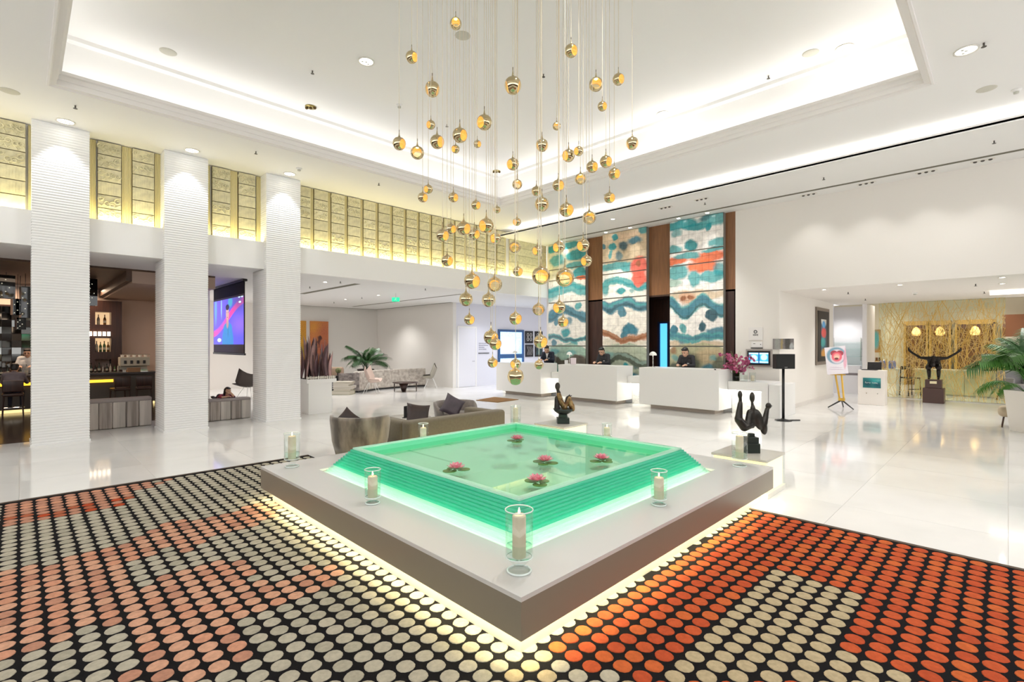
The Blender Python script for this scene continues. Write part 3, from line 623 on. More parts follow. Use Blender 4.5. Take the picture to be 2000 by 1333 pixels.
# ================================================================ gold drop pendants
CHAMP = M('champagne_gold', (0.60, 0.50, 0.31), 0.11, 1.0); AMB = M('amber_lining', (1.0, 0.72, 0.33), 0.4, 0.2); CORD = M('steel_cord', (0.74, 0.67, 0.52), 0.5, 0.2)
def bulb_mesh():
    prof = [(.02, -1)]+[(sin(a), -cos(a)) for a in [pi*i/22 for i in range(1, 18)]]
    prof += [(.42, .86), (.25, .99), (.15, 1.12), (.10, 1.3), (.07, 1.55), (.05, 1.8)]
    me = MB().lathe((0, 0, 0), prof, 48, True, True).mesh('shade', [CHAMP, AMB])
    bm = bmesh.new(); bm.from_mesh(me)
    for s in (1, -1):
        nrm = Vector((s*cos(radians(14)), 0, -sin(radians(14))))
        bmesh.ops.bisect_plane(bm, geom=bm.verts[:]+bm.edges[:]+bm.faces[:], plane_co=nrm*0.70, plane_no=nrm, clear_outer=True)
    bm.to_mesh(me); bm.free()
    o = O('shade', me); so = o.modifiers.new('s', 'SOLIDIFY'); so.thickness = 0.06; so.offset = -1; so.material_offset = 1; so.material_offset_rim = 0
    dg = bpy.context.evaluated_depsgraph_get(); nm = bpy.data.meshes.new_from_object(o.evaluated_get(dg)); bpy.data.objects.remove(o)
    nm.polygons.foreach_set('use_smooth', [True]*len(nm.polygons)); nm.name = 'shade'
    return nm
def lens_mesh(s):
    nrm = Vector((s*cos(radians(14)), 0, -sin(radians(14)))); q = nrm.to_track_quat('Z', 'Y').to_matrix().to_4x4(); rings = []
    for k in range(7):
        a = radians(44.5)*(1-k/6.0)+.02; rings.append([tuple(q @ Vector((.965*sin(a)*cos(2*pi*j/24), .965*sin(a)*sin(2*pi*j/24), .965*cos(a)))) for j in range(24)])
    return MB().loft(rings, False, True).mesh('glass_lens', AMBGL, True)
AMBGL = CLEAR('amber_glass', (1.0, 0.91, 0.68), 1.5, 0.03, 0.03)
LENS = [lens_mesh(1), lens_mesh(-1)]
BULB = bulb_mesh(); GLOWDISC = MB().lathe((0, 0, .72), [(.05, .1), (.22, .06), (.22, 0), (.05, -.03)], 12).mesh('lamp', EM('added_pendant_glow', (1, 0.74, 0.36), 16)); FER = MB().cyl((0, 0, 1.75), .055, .35, 8).mesh('ferrule', M('bronze_ferrule', (0.25, 0.2, 0.13), 0.35, 0.8))  # glowing disc added in each shade to brighten its lining
zones = [(850, 'far left'), (925, 'left'), (1000, 'centre-left'), (1030, 'centre'), (1075, 'centre-right'), (1150, 'right'), (9999, 'far right')]
rk = ords+['seventeenth', 'eighteenth']
info = []
for (x, y, z, dia, ty) in PEND:
    d = x*.7059+y*.7083; px = 1000+966*(x*.7083-y*.7059)/d
    zn = next(i for i, q in enumerate(zones) if px < q[0]); info.append((zn, z, x, y, dia, ty))
cnt = {}
for (zn, z, x, y, dia, ty) in sorted(info, key=lambda a: (a[0], -a[1])):
    k = cnt.get(zn, 0); cnt[zn] = k+1
    sz = 'small' if dia < .115 else ('large' if dia > .15 else 'medium')
    op = {'R': 'opening right', 'L': 'opening left', 'F': 'opening frontward', 'B': 'open both sides'}[ty]
    az = atan2(-y, -x)+{'R': radians(52), 'L': -radians(52), 'F': radians(random.uniform(-10, 10)), 'B': radians(90)}[ty]
    t = thing('pendant_lamp', '%s gold drop pendant, %s, %s from top in %s strand' % (sz, op, rk[k], zones[zn][1]), 'pendant lamp', (x, y, z), 0, 'gold drop pendants over the pool')
    s = O('shade', BULB, t, (0, 0, 0), (0, 0, az), (dia/2,)*3); O('lamp', GLOWDISC, s); O('glass_lens', LENS[0], s); O('glass_lens', LENS[1], s); O('ferrule', FER, t, (0, 0, 0), (0, 0, 0), (dia/2,)*3)
    O('cord', MB().cyl((0, 0, dia), .0031, UPZ-z-dia-.001, 5).mesh('cord', CORD), t)
# ================================================================ reception
DESKW = M('desk_white', (0.86, 0.85, 0.83), 0.35)
LITP = EM('crystal_light', (1.0, 0.98, 0.92), 1.0)
FROST = M('crystal_wall', (0.85, 0.84, 0.80), 0.4, bump=0.9, bscale=30)
for (ya, yb, lab) in ((10.28, 12.3, 'white floating reception desk block, left one behind the pendants'), (7.5, 9.57, 'white floating reception desk block in the middle of the row'), (4.74, 6.83, 'white floating reception desk block on the right, nearest the orchids')):
    t = thing('reception_desk', lab, 'desk', (11.9, (ya+yb)/2, 0), 0, 'reception desks')
    bevel(P(MB().xbox(11.5, 12.3, ya, yb, .115, 1.06), 'body', DESKW, t), .006)
    P(MB().xbox(11.75, 12.25, ya+.2, yb-.2, 0.001, .115), 'foot', M('desk_foot', (0.55, 0.47, 0.40), 0.6), t)
for (ya, yb, lab) in ((6.84, 7.49, 'low white counter linking the middle and right desks, light glowing under it'), (9.58, 10.27, 'low white counter linking the left and middle desks'), (12.31, 12.75, 'low white counter at the left end of the reception row'), (3.98, 4.73, 'low white counter carrying the orchids at the right end of reception')):
    t = thing('connecting_counter', lab, 'counter', (12.3, (ya+yb)/2, 0), 0, 'low counters between the desks')
    P(MB().xbox(12.0, 12.9, ya, yb, .58, .78), 'counter_top', DESKW, t)
    P(MB().xbox(12.25, 12.31, ya, yb, 0.001, .58), 'crystal_panel', FROST, t)
    P(MB().xbox(12.12, 12.17, ya+.04, yb-.02, .555, .578), 'light_strip', EM('counter_led', (1, 0.97, 0.88), 14), t)
    if ya < 4: P(MB().xbox(12.0, 12.9, ya-.14, ya, 0.001, .78), 'side_panel', DESKW, t)
solo(MB().xbox(12.02, 13.16, 3.60, 3.83, 0.001, .74), 'end_cabinet', PAINTW, 'plain white cabinet against the wall right of the orchid counter', 'cabinet', (12.6, 3.7, 0))

TEAL = (.02, .29, .32); MT = (.10, .36, .37); PG = (.40, .55, .47); CR_ = (.72, .64, .50); WH = (.88, .84, .79); SA = (.62, .47, .29); OR = (.74, .15, .05); CO = (.82, .15, .11); DS = (.05, .12, .15); BR = (.30, .12, .06); SL = (.07, .22, .29); OL = (.10, .12, .09); PE = (.66, .40, .26)
def E_(u, v, a, b_, c, e=.5, k=.95, g=1.0): return (u, v, a*g, b_*g, c, e, k)
PN3 = [E_(.35, 4.98, .45, .13, TEAL), E_(.78, 4.85, .4, .1, TEAL), E_(1.25, 5.0, .38, .2, MT), E_(1.0, 5.05, .15, .08, DS, .8, .6), E_(.2, 4.76, .15, .1, MT, .7, .8), E_(1.1, 4.78, .09, .08, TEAL), E_(.62, 4.38, .17, .13, TEAL), E_(1.4, 4.36, .28, .12, MT), E_(.1, 4.32, .28, .08, MT),
       E_(.2, 3.98, .3, .11, OR), E_(1.05, 4.0, .52, .13, OR), E_(.95, 3.76, .45, .15, OR), E_(.5, 4.1, .32, .09, MT), E_(1.25, 4.17, .35, .06, MT), E_(.22, 3.65, .32, .2, MT), E_(.7, 3.45, .17, .2, MT), E_(1.2, 3.48, .38, .14, MT), E_(1.42, 3.66, .18, .16, TEAL, .6, .8), E_(.05, 3.35, .3, .1, PG),
       E_(.75, 3.0, .95, .12, SA, .6, .8), E_(.52, 2.9, .22, .16, PE), E_(.44, 2.88, .09, .07, BR, .7), E_(.63, 2.92, .08, .06, BR, .7), E_(.15, 2.68, .3, .13, SL), E_(.5, 2.53, .34, .12, SL), E_(.88, 2.78, .26, .15, SL), E_(1.3, 2.74, .36, .12, MT), E_(1.2, 2.47, .16, .13, DS),
       E_(.12, 2.05, .1, .11, SL), E_(.38, 2.1, .1, .14, MT), E_(.95, 2.13, .08, .12, DS, .6, .9), E_(.3, 1.86, .45, .08, MT), E_(.9, 1.88, .5, .08, MT), E_(1.32, 2.0, .28, .13, SL), E_(.75, 1.68, .95, .09, SA, .6, .8), E_(.35, 1.72, .09, .08, SL, .7, .8), E_(.52, 1.7, .1, .1, MT, .7, .8),
       E_(.75, 1.1, 1.1, .5, (.50, .48, .30), .1, 1), E_(1.1, 1.35, .4, .2, SA, .9, .8), E_(.6, 1.15, .3, .28, OL, .6, .85), E_(.12, 1.5, .12, .1, BR, .8, .7), E_(.2, 1.0, .26, .16, OL, .7), E_(1.1, 1.0, .2, .15, SL, .6), E_(1.36, 1.12, .16, .22, OL, .7, .8), E_(1.2, 1.3, .1, .08, MT, .9, .7), E_(.15, 1.3, .1, .08, MT, .9, .7)]
PN2 = [E_(.75, 4.7, 1.2, .5, SA, .2, .85), E_(.8, 4.95, .6, .1, (.7, .5, .35), .9, .6), E_(.45, 4.95, .11, .11, TEAL), E_(.35, 4.66, .15, .1, TEAL), E_(.3, 4.45, .07, .1, MT), E_(.77, 4.66, .16, .13, DS, .7), E_(1.15, 4.76, .24, .09, SL, .7), E_(.6, 4.38, .11, .13, SL, .7, .8), E_(1.45, 5.05, .18, .1, MT), E_(.05, 4.75, .08, .08, SL),
       E_(.45, 4.07, .5, .12, MT), E_(.9, 4.0, .25, .14, MT), E_(1.28, 3.95, .3, .27, CO), E_(1.32, 3.6, .26, .26, CO), E_(1.27, 4.06, .08, .07, BR, .7, .8), E_(.12, 3.5, .2, .22, MT), E_(.45, 3.62, .32, .12, TEAL), E_(.9, 3.52, .42, .11, MT), E_(1.35, 3.42, .3, .1, MT), E_(.65, 3.3, .16, .09, TEAL), E_(1.05, 3.28, .1, .06, MT, .8, .7),
       E_(.4, 2.85, .55, .13, SL), E_(1.0, 2.97, .4, .09, TEAL, .7, .8), E_(1.36, 2.78, .3, .15, SL), E_(.7, 2.64, .16, .16, SL), E_(.1, 2.7, .12, .1, SL), E_(.97, 2.12, .26, .14, SL), E_(.8, 1.98, .13, .1, SL), E_(.25, 2.02, .4, .08, BR, .6, .8), E_(.75, 1.85, .45, .1, BR, .7, .85), E_(1.3, 1.9, .4, .1, (.5, .22, .12), .8, .8), E_(.6, 1.72, 1.0, .08, CR_, .7, .7),
       E_(.75, 1.0, 1.2, .58, (.45, .50, .38), .1, 1), E_(.72, 1.37, .28, .11, OL), E_(1.12, 1.22, .36, .12, OL), E_(.5, 1.15, .16, .2, OL, .7), E_(.85, .98, .13, .13, TEAL, .6), E_(1.22, 1.05, .11, .13, DS, .7, .8), E_(.25, 1.35, .2, .1, MT, .9, .6), E_(1.0, .7, .3, .1, SL)]
PN1 = [E_(.79, 4.7, 1.2, .5, (.60, .58, .40), .2, .8), E_(.25, 4.95, .3, .13, TEAL), E_(.95, 4.97, .36, .12, TEAL), E_(.4, 4.52, .34, .17, MT), E_(1.2, 4.62, .42, .14, TEAL), E_(1.25, 4.3, .55, .1, MT), E_(.2, 4.1, .3, .2, (.62, .6, .4), .8, .6), E_(1.35, 4.0, .28, .17, TEAL), E_(1.45, 3.86, .24, .06, OR, .8), E_(.25, 3.5, .45, .15, MT), E_(.8, 3.56, .45, .14, MT), E_(1.35, 3.68, .36, .12, SL), E_(.2, 3.2, .3, .1, MT, .8, .6),
       E_(.79, 2.3, 1.2, .78, (.78, .75, .68), .15, .9), E_(.9, 2.82, .4, .13, SL), E_(1.32, 2.6, .26, .2, SL, .7), E_(.15, 2.72, .16, .13, SL), E_(1.3, 2.95, .12, .12, MT), E_(.35, 2.45, .1, .12, SL), E_(.9, 2.45, .16, .15, SL, .7, .8), E_(.78, 2.08, .2, .14, TEAL, .6), E_(.6, 1.86, .38, .07, DS, .7), E_(1.12, 1.9, .45, .09, SL), E_(.25, 1.7, .1, .1, SL), E_(1.1, 1.7, .14, .08, MT),
       E_(.79, 1.0, 1.2, .58, (.35, .50, .40), .1, 1), E_(.3, 1.45, .2, .09, TEAL, .8, .7), E_(.5, 1.15, .36, .14, OL, .7), E_(1.25, 1.12, .38, .17, (.12, .08, .06), .7), E_(1.0, 1.4, .2, .08, MT, .8, .7), E_(1.0, .85, .3, .1, TEAL, .7)]
def BND(v, w, c, A, k, f, e=.5, a=.95): return (.75, v, 3.0, w, c, e, a, (A, k, f))
PN3 = [q for q in PN3 if not (2.4 < q[1] < 2.8 and q[4] in (SL, MT)) and not (1.84 < q[1] < 1.9)]+[BND(2.70, .15, MT, .17, 6.0, -4.27), BND(2.72, .085, SL, .17, 6.0, -4.27), BND(2.60, .03, DS, .17, 6.0, -4.27, .8, .8), BND(1.87, .10, MT, .05, 3.5, 2.8), BND(1.88, .045, SL, .05, 3.5, 2.8, .8, .8), E_(1.2, 2.47, .17, .13, DS, .4), E_(.12, 2.05, .1, .12, SL), E_(.95, 2.13, .08, .12, DS, .5)]
PN2 = [q for q in PN2 if not (2.6 < q[1] < 3.0 and q[4] in (SL, TEAL)) and not (3.35 < q[1] < 3.65 and q[4] in (MT, TEAL)) and not (1.8 < q[1] < 2.05 and q[4] == BR) and not q[4] == OL]
PN2 += [BND(2.86, .14, SL, .09, 5.5, -3.38), BND(2.92, .04, MT, .09, 5.5, -3.38, .8), BND(2.80, .04, DS, .09, 5.5, -3.3, .9, .8), E_(.7, 2.64, .13, .13, SL), BND(3.50, .11, MT, .12, 3.5, -.18), BND(3.48, .04, TEAL, .12, 3.5, -.18, .9, .7), E_(.12, 3.42, .13, .22, MT), BND(1.92, .085, (.42, .20, .11), .12, 3.0, -3.97), BND(1.90, .035, BR, .12, 3.0, -3.97, .9, .8), BND(1.18, .11, OL, .16, 4.0, -1.23), BND(1.25, .04, PG, .16, 4.0, -1.1, .9, .5), E_(.97, 2.13, .24, .14, SL), E_(1.28, 3.62, .2, .2, CO)]
PN1 = [q for q in PN1 if not (2.55 < q[1] < 2.9 and q[4] == SL) and not (1.84 < q[1] < 1.92) and not (3.45 < q[1] < 3.7) and not q[4] == OL]
PN1 += [BND(2.66, .14, SL, .16, 3.2, -.9), BND(2.62, .05, DS, .16, 3.2, -.9, .9, .7), E_(.15, 2.72, .16, .13, SL), BND(1.86, .075, MT, .05, 4.5, .4), BND(1.86, .04, DS, .05, 4.5, .4, .8, .8), BND(3.50, .16, MT, .09, 3.8, -1.9), BND(3.56, .05, TEAL, .09, 3.8, -1.9, .9, .7), BND(1.12, .11, (.10, .08, .06), .08, 6.5, .4), E_(.6, .8, .2, .1, MT)]
tile_cache = {}
def mosaic(ya, yb, blobs, base, label):
    t = thing('mosaic_panel', label, 'wall art', (13.1, (ya+yb)/2, .4), 0, 'painted tile panels behind reception')
    P(MB().xbox(13.03, 13.165, ya, yb, .4, 5.115), 'backing', M('panel_edge', (0.25, 0.24, 0.21), 0.5), t)
    m = PAINT('painted_tiles', base, [(q[0], q[1], q[2]*1.12, q[3]*1.22, q[4], q[5]*.5)+tuple(q[6:]) for q in blobs], (13.0, yb, 0), (0, -1, 0), 0, .17, 1.9, .22, gsc=3.2, grain=.075)
    nc = 8; cw = (yb-ya)/nc
    for z0, z1, nr in ((.4, 1.595, 6), (1.625, 3.075, 7), (3.105, 3.835, 4), (3.865, 4.205, 2), (4.235, 5.11, 4)):
        rh = (z1-z0)/nr
        me = MB().xbox(-.03, 0, -cw/2+.002, cw/2-.002, -rh/2+.002, rh/2-.002).mesh('tile', m)
        for r in range(nr):
            for c in range(nc):
                O('tile', me, t, (13.03-13.1+random.uniform(-.002, .002), ya+cw*(c+.5)-(ya+yb)/2, z0+rh*(r+.5)-.4))
mosaic(9.68, 11.26, PN1, (.84, .80, .72), 'left mosaic panel of teal waves, mostly green, beside the art frames')
mosaic(7.48, 9.01, PN2, (.88, .83, .74), 'middle mosaic panel with teal waves and a coral red patch on its right edge')
mosaic(5.25, 6.74, PN3, WH, 'right mosaic panel with teal waves and broad orange band')

# ================================================================ people
SKIN = M('skin', (0.62, 0.37, 0.25), 0.5); HAIR = M('black_hair', (0.012, 0.009, 0.008), 0.45); SHOE = M('black_shoe', (0.01, 0.01, 0.01), 0.3)
CHAR = M('charcoal_suit', (0.028, 0.028, 0.032), 0.8); NAVY = M('navy_suit', (0.010, 0.013, 0.028), 0.75); SHIRT = M('white_shirt', (0.8, 0.79, 0.77), 0.7); LIP = M('lips', (0.34, 0.12, 0.09), 0.5); EYE = M('eye', (0.02, 0.015, 0.012), 0.2)
GREYS = M('grey_shirt', (0.20, 0.17, 0.19), 0.8); DENIM = M('dark_trousers', (0.025, 0.028, 0.045), 0.85); REDT = M('red_plaid', (0.45, 0.03, 0.05), 0.8, var=0.9, scale=14, col2=(0.05, 0.02, 0.06)); BADGE = M('badge', (0.85, 0.85, 0.85), 0.3)
V = Vector
def hand_prims(w, d, up, s, ti, side):
    """palm, four unequal bent fingers and a thumb from wrist w along d; up = back of the hand"""
    d = d.normalized(); up = (up-d*up.dot(d)).normalized(); sd = d.cross(up)*side; out = []
    pm = w+d*.05*s
    out.append(('c', w+d*.015*s, w+d*.075*s, .024*s, .030*s, ti)); out.append(('c', pm-sd*.02*s, pm+sd*.022*s+d*.02*s, .019*s, .019*s, ti))
    for k, ln in enumerate((.070, .078, .072, .056)):
        b0 = w+d*.085*s+sd*(-.030+.020*k)*s; m = b0+d*ln*.55*s-up*.012*s; e = m+d*ln*.35*s-up*.03*s
        out.append(('c', b0, m, .0095*s, .009*s, ti)); out.append(('c', m, e, .009*s, .0075*s, ti))
    b0 = w+d*.03*s-sd*.028*s; m = b0+d*.035*s-sd*.028*s-up*.008*s
    out.append(('c', b0, m, .0115*s, .010*s, ti)); out.append(('c', m, m+d*.03*s-up*.01*s, .010*s, .008*s, ti))
    return out
def head_prims(c, R, s, ti):
    p = lambda x, y, z: V(c)+R @ V((x, y, z))*s
    return [('e', p(0, -.012, .025), (.076*s, .094*s, .095*s), R, ti), ('e', p(0, .02, -.04), (.060*s, .070*s, .080*s), R, ti), ('e', p(0, .052, -.092), (.026*s, .022*s, .02*s), R, ti),
            ('c', p(0, .088, .012), p(0, .104, -.026), .010*s, .015*s, ti), ('e', p(.077, -.006, -.01), (.011*s, .02*s, .03*s), R, ti), ('e', p(-.077, -.006, -.01), (.011*s, .02*s, .03*s), R, ti),
            ('c', p(-.05, .072, .036), p(.05, .072, .036), .013*s, .013*s, ti), ('e', p(0, .083, -.062), (.026*s, .012*s, .014*s), R, ti)]
def person(label, loc, rz, J, s=1.0, top=CHAR, legs=CHAR, hr=0.0, hyaw=0.0, group=None, badge=True, shirt=None, long_hair=False, hands=True, shoes=SHOE, voxel=.011, arm_skin=False):
    """J: joints in the person's own frame (x right, y forward, z up)"""
    t = thing('person', label, 'person', loc, rz, group)
    R = Matrix.Rotation(hyaw, 3, 'Z') @ Matrix.Rotation(-hr, 3, 'X')
    pr = []; C_ = lambda a, b, r0, r1, ti: pr.append(('c', V(J[a]), V(J[b]), r0*s, r1*s, ti))
    hip, ch, nk, hd = V(J['hip']), V(J['chest']), V(J['neck']), V(J['head'])
    ax = V((1, 0, 0))
    for k in (-1, 1):
        pr.append(('c', hip+ax*.075*k*s, hip+ax*.07*k*s+V((0, 0, .06*s)), .105*s, .10*s, 2))
        pr.append(('c', hip+ax*.06*k*s+(ch-hip)*.3, ch+ax*.085*k*s, .108*s, .115*s, 1))
    pr.append(('c', hip+(ch-hip)*.5, ch+(nk-ch)*.4, .115*s, .10*s, 1)); pr.append(('c', V(J['shL']), V(J['shR']), .062*s, .062*s, 1))
    pr.append(('c', nk-(hd-nk)*.3, hd, .052*s, .050*s, 0)); pr.append(('c', ch+(nk-ch)*.7, nk-(hd-nk)*.05, .085*s, .058*s, 1))
    pr += head_prims(hd, R, s, 0)
    for q in 'LR':
        C_('sh'+q, 'el'+q, .060, .045, 1); C_('el'+q, 'wr'+q, .043, .030, 0 if arm_skin else 1)
        pr.append(('c', V(J['hip'])+ax*(.085 if q == 'R' else -.085)*s, V(J['kn'+q]), .088*s, .058*s, 2)); C_('kn'+q, 'an'+q, .056, .038, 2)
        an = V(J['an'+q]); to = V(J['to'+q]); pr.append(('c', an-V((0, 0, .03*s))-(to-an)*.1, to, .042*s, .034*s, 3))
        d = V(J['wr'+q])-V(J['el'+q])
        if hands: pr += hand_prims(V(J['wr'+q]), d, V((0, 0, 1)), s, 0, 1 if q == 'R' else -1)
    fuse('body', pr, [SKIN, top, legs, shoes], voxel, t, smooth_it=2)
    p = lambda x, y, z: hd+R @ V((x, y, z))*s
    hp = [('e', p(0, -.024, .072), (.083*s, .094*s, .064*s), R, 0), ('e', p(0, -.058, .012), (.081*s, .058*s, .090*s), R, 0), ('c', p(-.035, .045, .098), p(.045, .04, .100), .020*s, .022*s, 0)]
    if long_hair: hp += [('c', p(0, -.08, .03), p(0, -.10, -.13), .075*s, .06*s, 0)]
    fuse('hair', hp, [HAIR], .010*s, t, smooth_it=1)
    for k in (-1, 1):
        m = MB(); m.ball(tuple(p(.03*k, .077, .012)), .0105*s, 8, 6); PL(m, 'eye', EYE, t, True)
        m = MB(); m.tube([p(.013*k, .087, .038), p(.032*k, .086, .043), p(.05*k, .072, .036)], .0042*s, 5); PL(m, 'eyebrow', HAIR, t)
    m = MB(); m.tube([p(-.022, .086, -.058), p(0, .096, -.056), p(.022, .086, -.058)], .0055*s, 5); PL(m, 'mouth', LIP, t, True)
    fw = (nk-ch).cross(ax); fw = -fw.normalized() if fw.y < 0 else fw.normalized(); up = (nk-ch).normalized()
    if shirt:
        c0 = ch+fw*.118*s
        m = MB(); vs = [c0+up*.16*s-ax*.055*s-fw*.055*s, c0+up*.16*s+ax*.055*s-fw*.055*s, c0-up*.02*s+fw*.006*s]
        m.add(vs+[v+fw*.012*s for v in vs], [(0, 2, 1), (3, 4, 5), (0, 1, 4, 3), (1, 2, 5, 4), (2, 0, 3, 5)]); PL(m, 'shirt_front', shirt, t)
        for k in (-1, 1):
            m = MB(); m.tube([c0+up*.17*s+ax*.06*k*s-fw*.06*s, c0+up*.06*s+ax*.045*k*s-fw*.0*s, c0-up*.04*s+ax*.005*k*s+fw*.012*s], [.018*s, .02*s, .006*s], 6, flat=.5); PL(m, 'lapel', top, t)
    else:
        m = MB(); m.tube([nk+V((.056*cos(a), .056*sin(a)+.008, -.012))*s for a in [2*pi*i/14 for i in range(15)]], .014*s, 6); PL(m, 'collar', top, t)
    if badge:
        c0 = ch+fw*.118*s+ax*-.065*s+up*.0*s
        T = Matrix.Translation(c0) @ Matrix([ax, fw, up]).transposed().to_4x4(); m = MB(); m.box((0, 0, 0), (.055*s, .012*s, .016*s), T); PL(m, 'name_badge', BADGE, t)
    return t
def desk_pose(lean=.10, bow=.05, s=1.0, hx=0):
    J = dict(hip=(0, -.03, .90), chest=(0, lean*.6, 1.19), neck=(0, lean, 1.375), head=(hx, lean+.055+bow, 1.465-bow*.3))
    for k, q in ((-1, 'L'), (1, 'R')):
        J['sh'+q] = (.155*k, lean-.01, 1.325); J['el'+q] = (.22*k, lean+.06, 1.105); J['wr'+q] = (.13*k, lean+.26, 1.12)
        J['kn'+q] = (.095*k, .01, .48); J['an'+q] = (.10*k, -.03, .09); J['to'+q] = (.11*k, .15, .035)
    return {k: tuple(c*s for c in v) for k, v in J.items()}
person('receptionist with short black hair in charcoal suit bowed over the right desk', (12.72, 6.05, 0), radians(182-90), desk_pose(.13, .05), 1.0, CHAR, CHAR, hr=radians(24), hyaw=radians(-8), group='receptionists')
person('receptionist in charcoal suit looking down behind the middle desk', (12.72, 8.70, 0), radians(178-90), desk_pose(.10, .06), 1.0, CHAR, CHAR, hr=radians(26), hyaw=radians(12), group='receptionists')
person('receptionist in navy jacket and white shirt looking down at the left desk', (12.72, 10.98, 0), radians(195-90), desk_pose(.08, .06, 1.03), 1.03, NAVY, NAVY, hr=radians(24), hyaw=radians(28), group='receptionists', shirt=SHIRT)

# things on and around the desks
CHROME = M('polished_nickel', (0.78, 0.76, 0.72), 0.12, 1.0); SHADE = M('lamp_shade_white', (0.85, 0.84, 0.80), 0.4)
def desk_lamp(x, y, z, s, label):
    t = thing('desk_lamp', label, 'lamp', (x, y, z), 0, 'mushroom lamps on reception')
    PL(MB().lathe((0, 0, 0), [(.055*s, 0), (.055*s, .008), (.02*s, .018), (.009*s, .03)], 16), 'base', CHROME, t, True)
    PL(MB().cyl((0, 0, .02*s), .009*s, .29*s, 8), 'stem', CHROME, t, True)
    PL(MB().lathe((0, 0, .27*s), [(.085*s, 0), (.082*s, .03*s), (.06*s, .065*s), (.025*s, .085*s), (.003, .09*s), (.003, .082*s), (.05*s, .06*s), (.078*s, .0*s)], 20, False, False), 'lamp_shade', SHADE, t, True)
    PL(MB().ball((0, 0, .30*s), .028*s, 8, 6), 'bulb', EM('lamp_bulb', (1, .92, .75), 5), t)
desk_lamp(11.85, 6.62, 1.061, 1.15, 'nickel mushroom lamp on the left end of the right desk')
desk_lamp(11.95, 9.50, 1.061, 1.05, 'nickel mushroom lamp on the left end of the middle desk')
desk_lamp(12.15, 12.05, 1.061, 1.1, 'nickel mushroom lamp on the far left desk, before the blue window')
PAPER = M('paper', (0.80, 0.70, 0.74), 0.6)
def leaning_card(x, y, z, w, h, label, mat, rz):
    T = RZ((x, y, z), rz)
    m = MB(); m.xbox(-w/2, w/2, -.003, .003, 0, h, T @ Matrix.Rotation(radians(14), 4, 'X')).xbox(-w/2, w/2, -.003, .003, 0, h, T @ Matrix.Translation((0, h*.48, 0)) @ Matrix.Rotation(radians(-14), 4, 'X'))
    return solo(m, 'leaflet_stand', mat, label, 'leaflet', (x, y, z))
leaning_card(11.75, 9.20, 1.0605, .15, .20, 'pink and white folded leaflet standing on the middle desk', PAPER, radians(-60))
leaning_card(11.72, 9.44, 1.0605, .09, .13, 'small white folded card beside the lamp on the middle desk', M('card_white', (0.8, 0.8, 0.8), 0.6), radians(-60))
t = thing('monitor', 'dark slim monitor seen edge on at the left end of the middle desk', 'screen', (12.42, 9.66, .785))
PL(MB().xbox(-.02, .0, -.06, .06, .04, .34), 'panel', M('monitor_back', (0.25, 0.26, 0.25), 0.4), t); PL(MB().cyl((0, 0, 0), .06, .012, 12), 'base', BLACK, t); PL(MB().cyl((.0, 0, .01), .012, .06, 8), 'stand', BLACK, t)
t = thing('pen_holder', 'black clip lying on the right end of the right desk', 'clip', (11.55, 4.85, 1.0605), .6)
PL(MB().box((0, 0, .008), (.09, .02, .016)), 'bar', BLACK, t); PL(MB().ball((.05, 0, .012), .014, 8, 6), 'knob', BLACK, t); PL(MB().ball((-.05, 0, .012), .014, 8, 6), 'knob', BLACK, t)
# orchids in vases on the counter
ORC = M('orchid_magenta', (0.42, 0.01, 0.13), 0.5, var=0.7, scale=14, col2=(0.66, 0.20, 0.36), rnd=0.3); STEM = M('stem_green', (0.16, 0.24, 0.05), 0.5)
t = thing('orchid_bouquet', 'spreading bouquet of magenta orchids on the right reception counter', 'flowers', (12.22, 4.62, .95))
def blossom(mb, c, r, R):
    ax_ = V((R.uniform(-1, 1), R.uniform(-1, 1), R.uniform(-.5, 1))).normalized(); Q = ax_.to_track_quat('Z', 'Y').to_matrix().to_4x4()
    for k in range(5):
        T = Matrix.Translation(c) @ Q @ Matrix.Rotation(2*pi*k/5, 4, 'Z')
        mb.add([T @ V(v) for v in ((0, 0, 0), (r*.5, -r*.34, r*.12), (r, 0, r*.05), (r*.5, r*.34, r*.12))], [(0, 1, 2, 3)])
Rr = random.Random(5)
for k in range(17):
    a = 2*pi*k/17+Rr.uniform(-.2, .2); rad = Rr.uniform(.16, .44); hh = Rr.uniform(.22, .47) if k % 3 else Rr.uniform(.0, .2)
    end = V((rad*cos(a), rad*sin(a), hh)); mid = V((rad*.35*cos(a), rad*.35*sin(a), max(hh, .15)+.05)); pts = []
    for i in range(9):
        u = i/8; pts.append(V((0, 0, -.14))*(1-u)**2+mid*2*u*(1-u)+end*u*u)
    st_ = PL(MB().tube(pts, .004, 5), 'stem', STEM, t)
    mb = MB()
    for i in range(22): u = Rr.uniform(.4, 1.0); q = V((0, 0, -.14))*(1-u)**2+mid*2*u*(1-u)+end*u*u; blossom(mb, q+V((Rr.uniform(-.035, .035), Rr.uniform(-.035, .035), Rr.uniform(-.04, .04))), Rr.uniform(.028, .042), Rr)
    PL(mb, 'blossoms', ORC, st_)
for k in range(7):
    a = Rr.uniform(0, 6.28); PL(MB().tube([(0, 0, -.1), (.05*cos(a), .05*sin(a), .3), (.13*cos(a), .13*sin(a), .55)], [.003, .004, .001], 5), 'bud_stem', M('bud_green', (0.45, 0.5, 0.25), 0.5), t)
def vase(x, y, z, r, h, label, mat, sq=False):
    tt = thing('vase', label, 'vase', (x, y, z), 0.4, 'glass vases on the orchid counter')
    PL(MB().lathe((0, 0, 0), [(r*.9, 0), (r, .01), (r, h), (r-.006, h), (r-.008, .02), (.002, .016)], 4 if sq else 20, True, True), 'glass', mat, tt, not sq)
    return tt
vase(12.22, 4.62, .781, .075, .20, 'round glass vase of dark stems holding the orchids', CLEAR('dark_vase', (0.35, 0.36, 0.28), 1.45, 0.02))
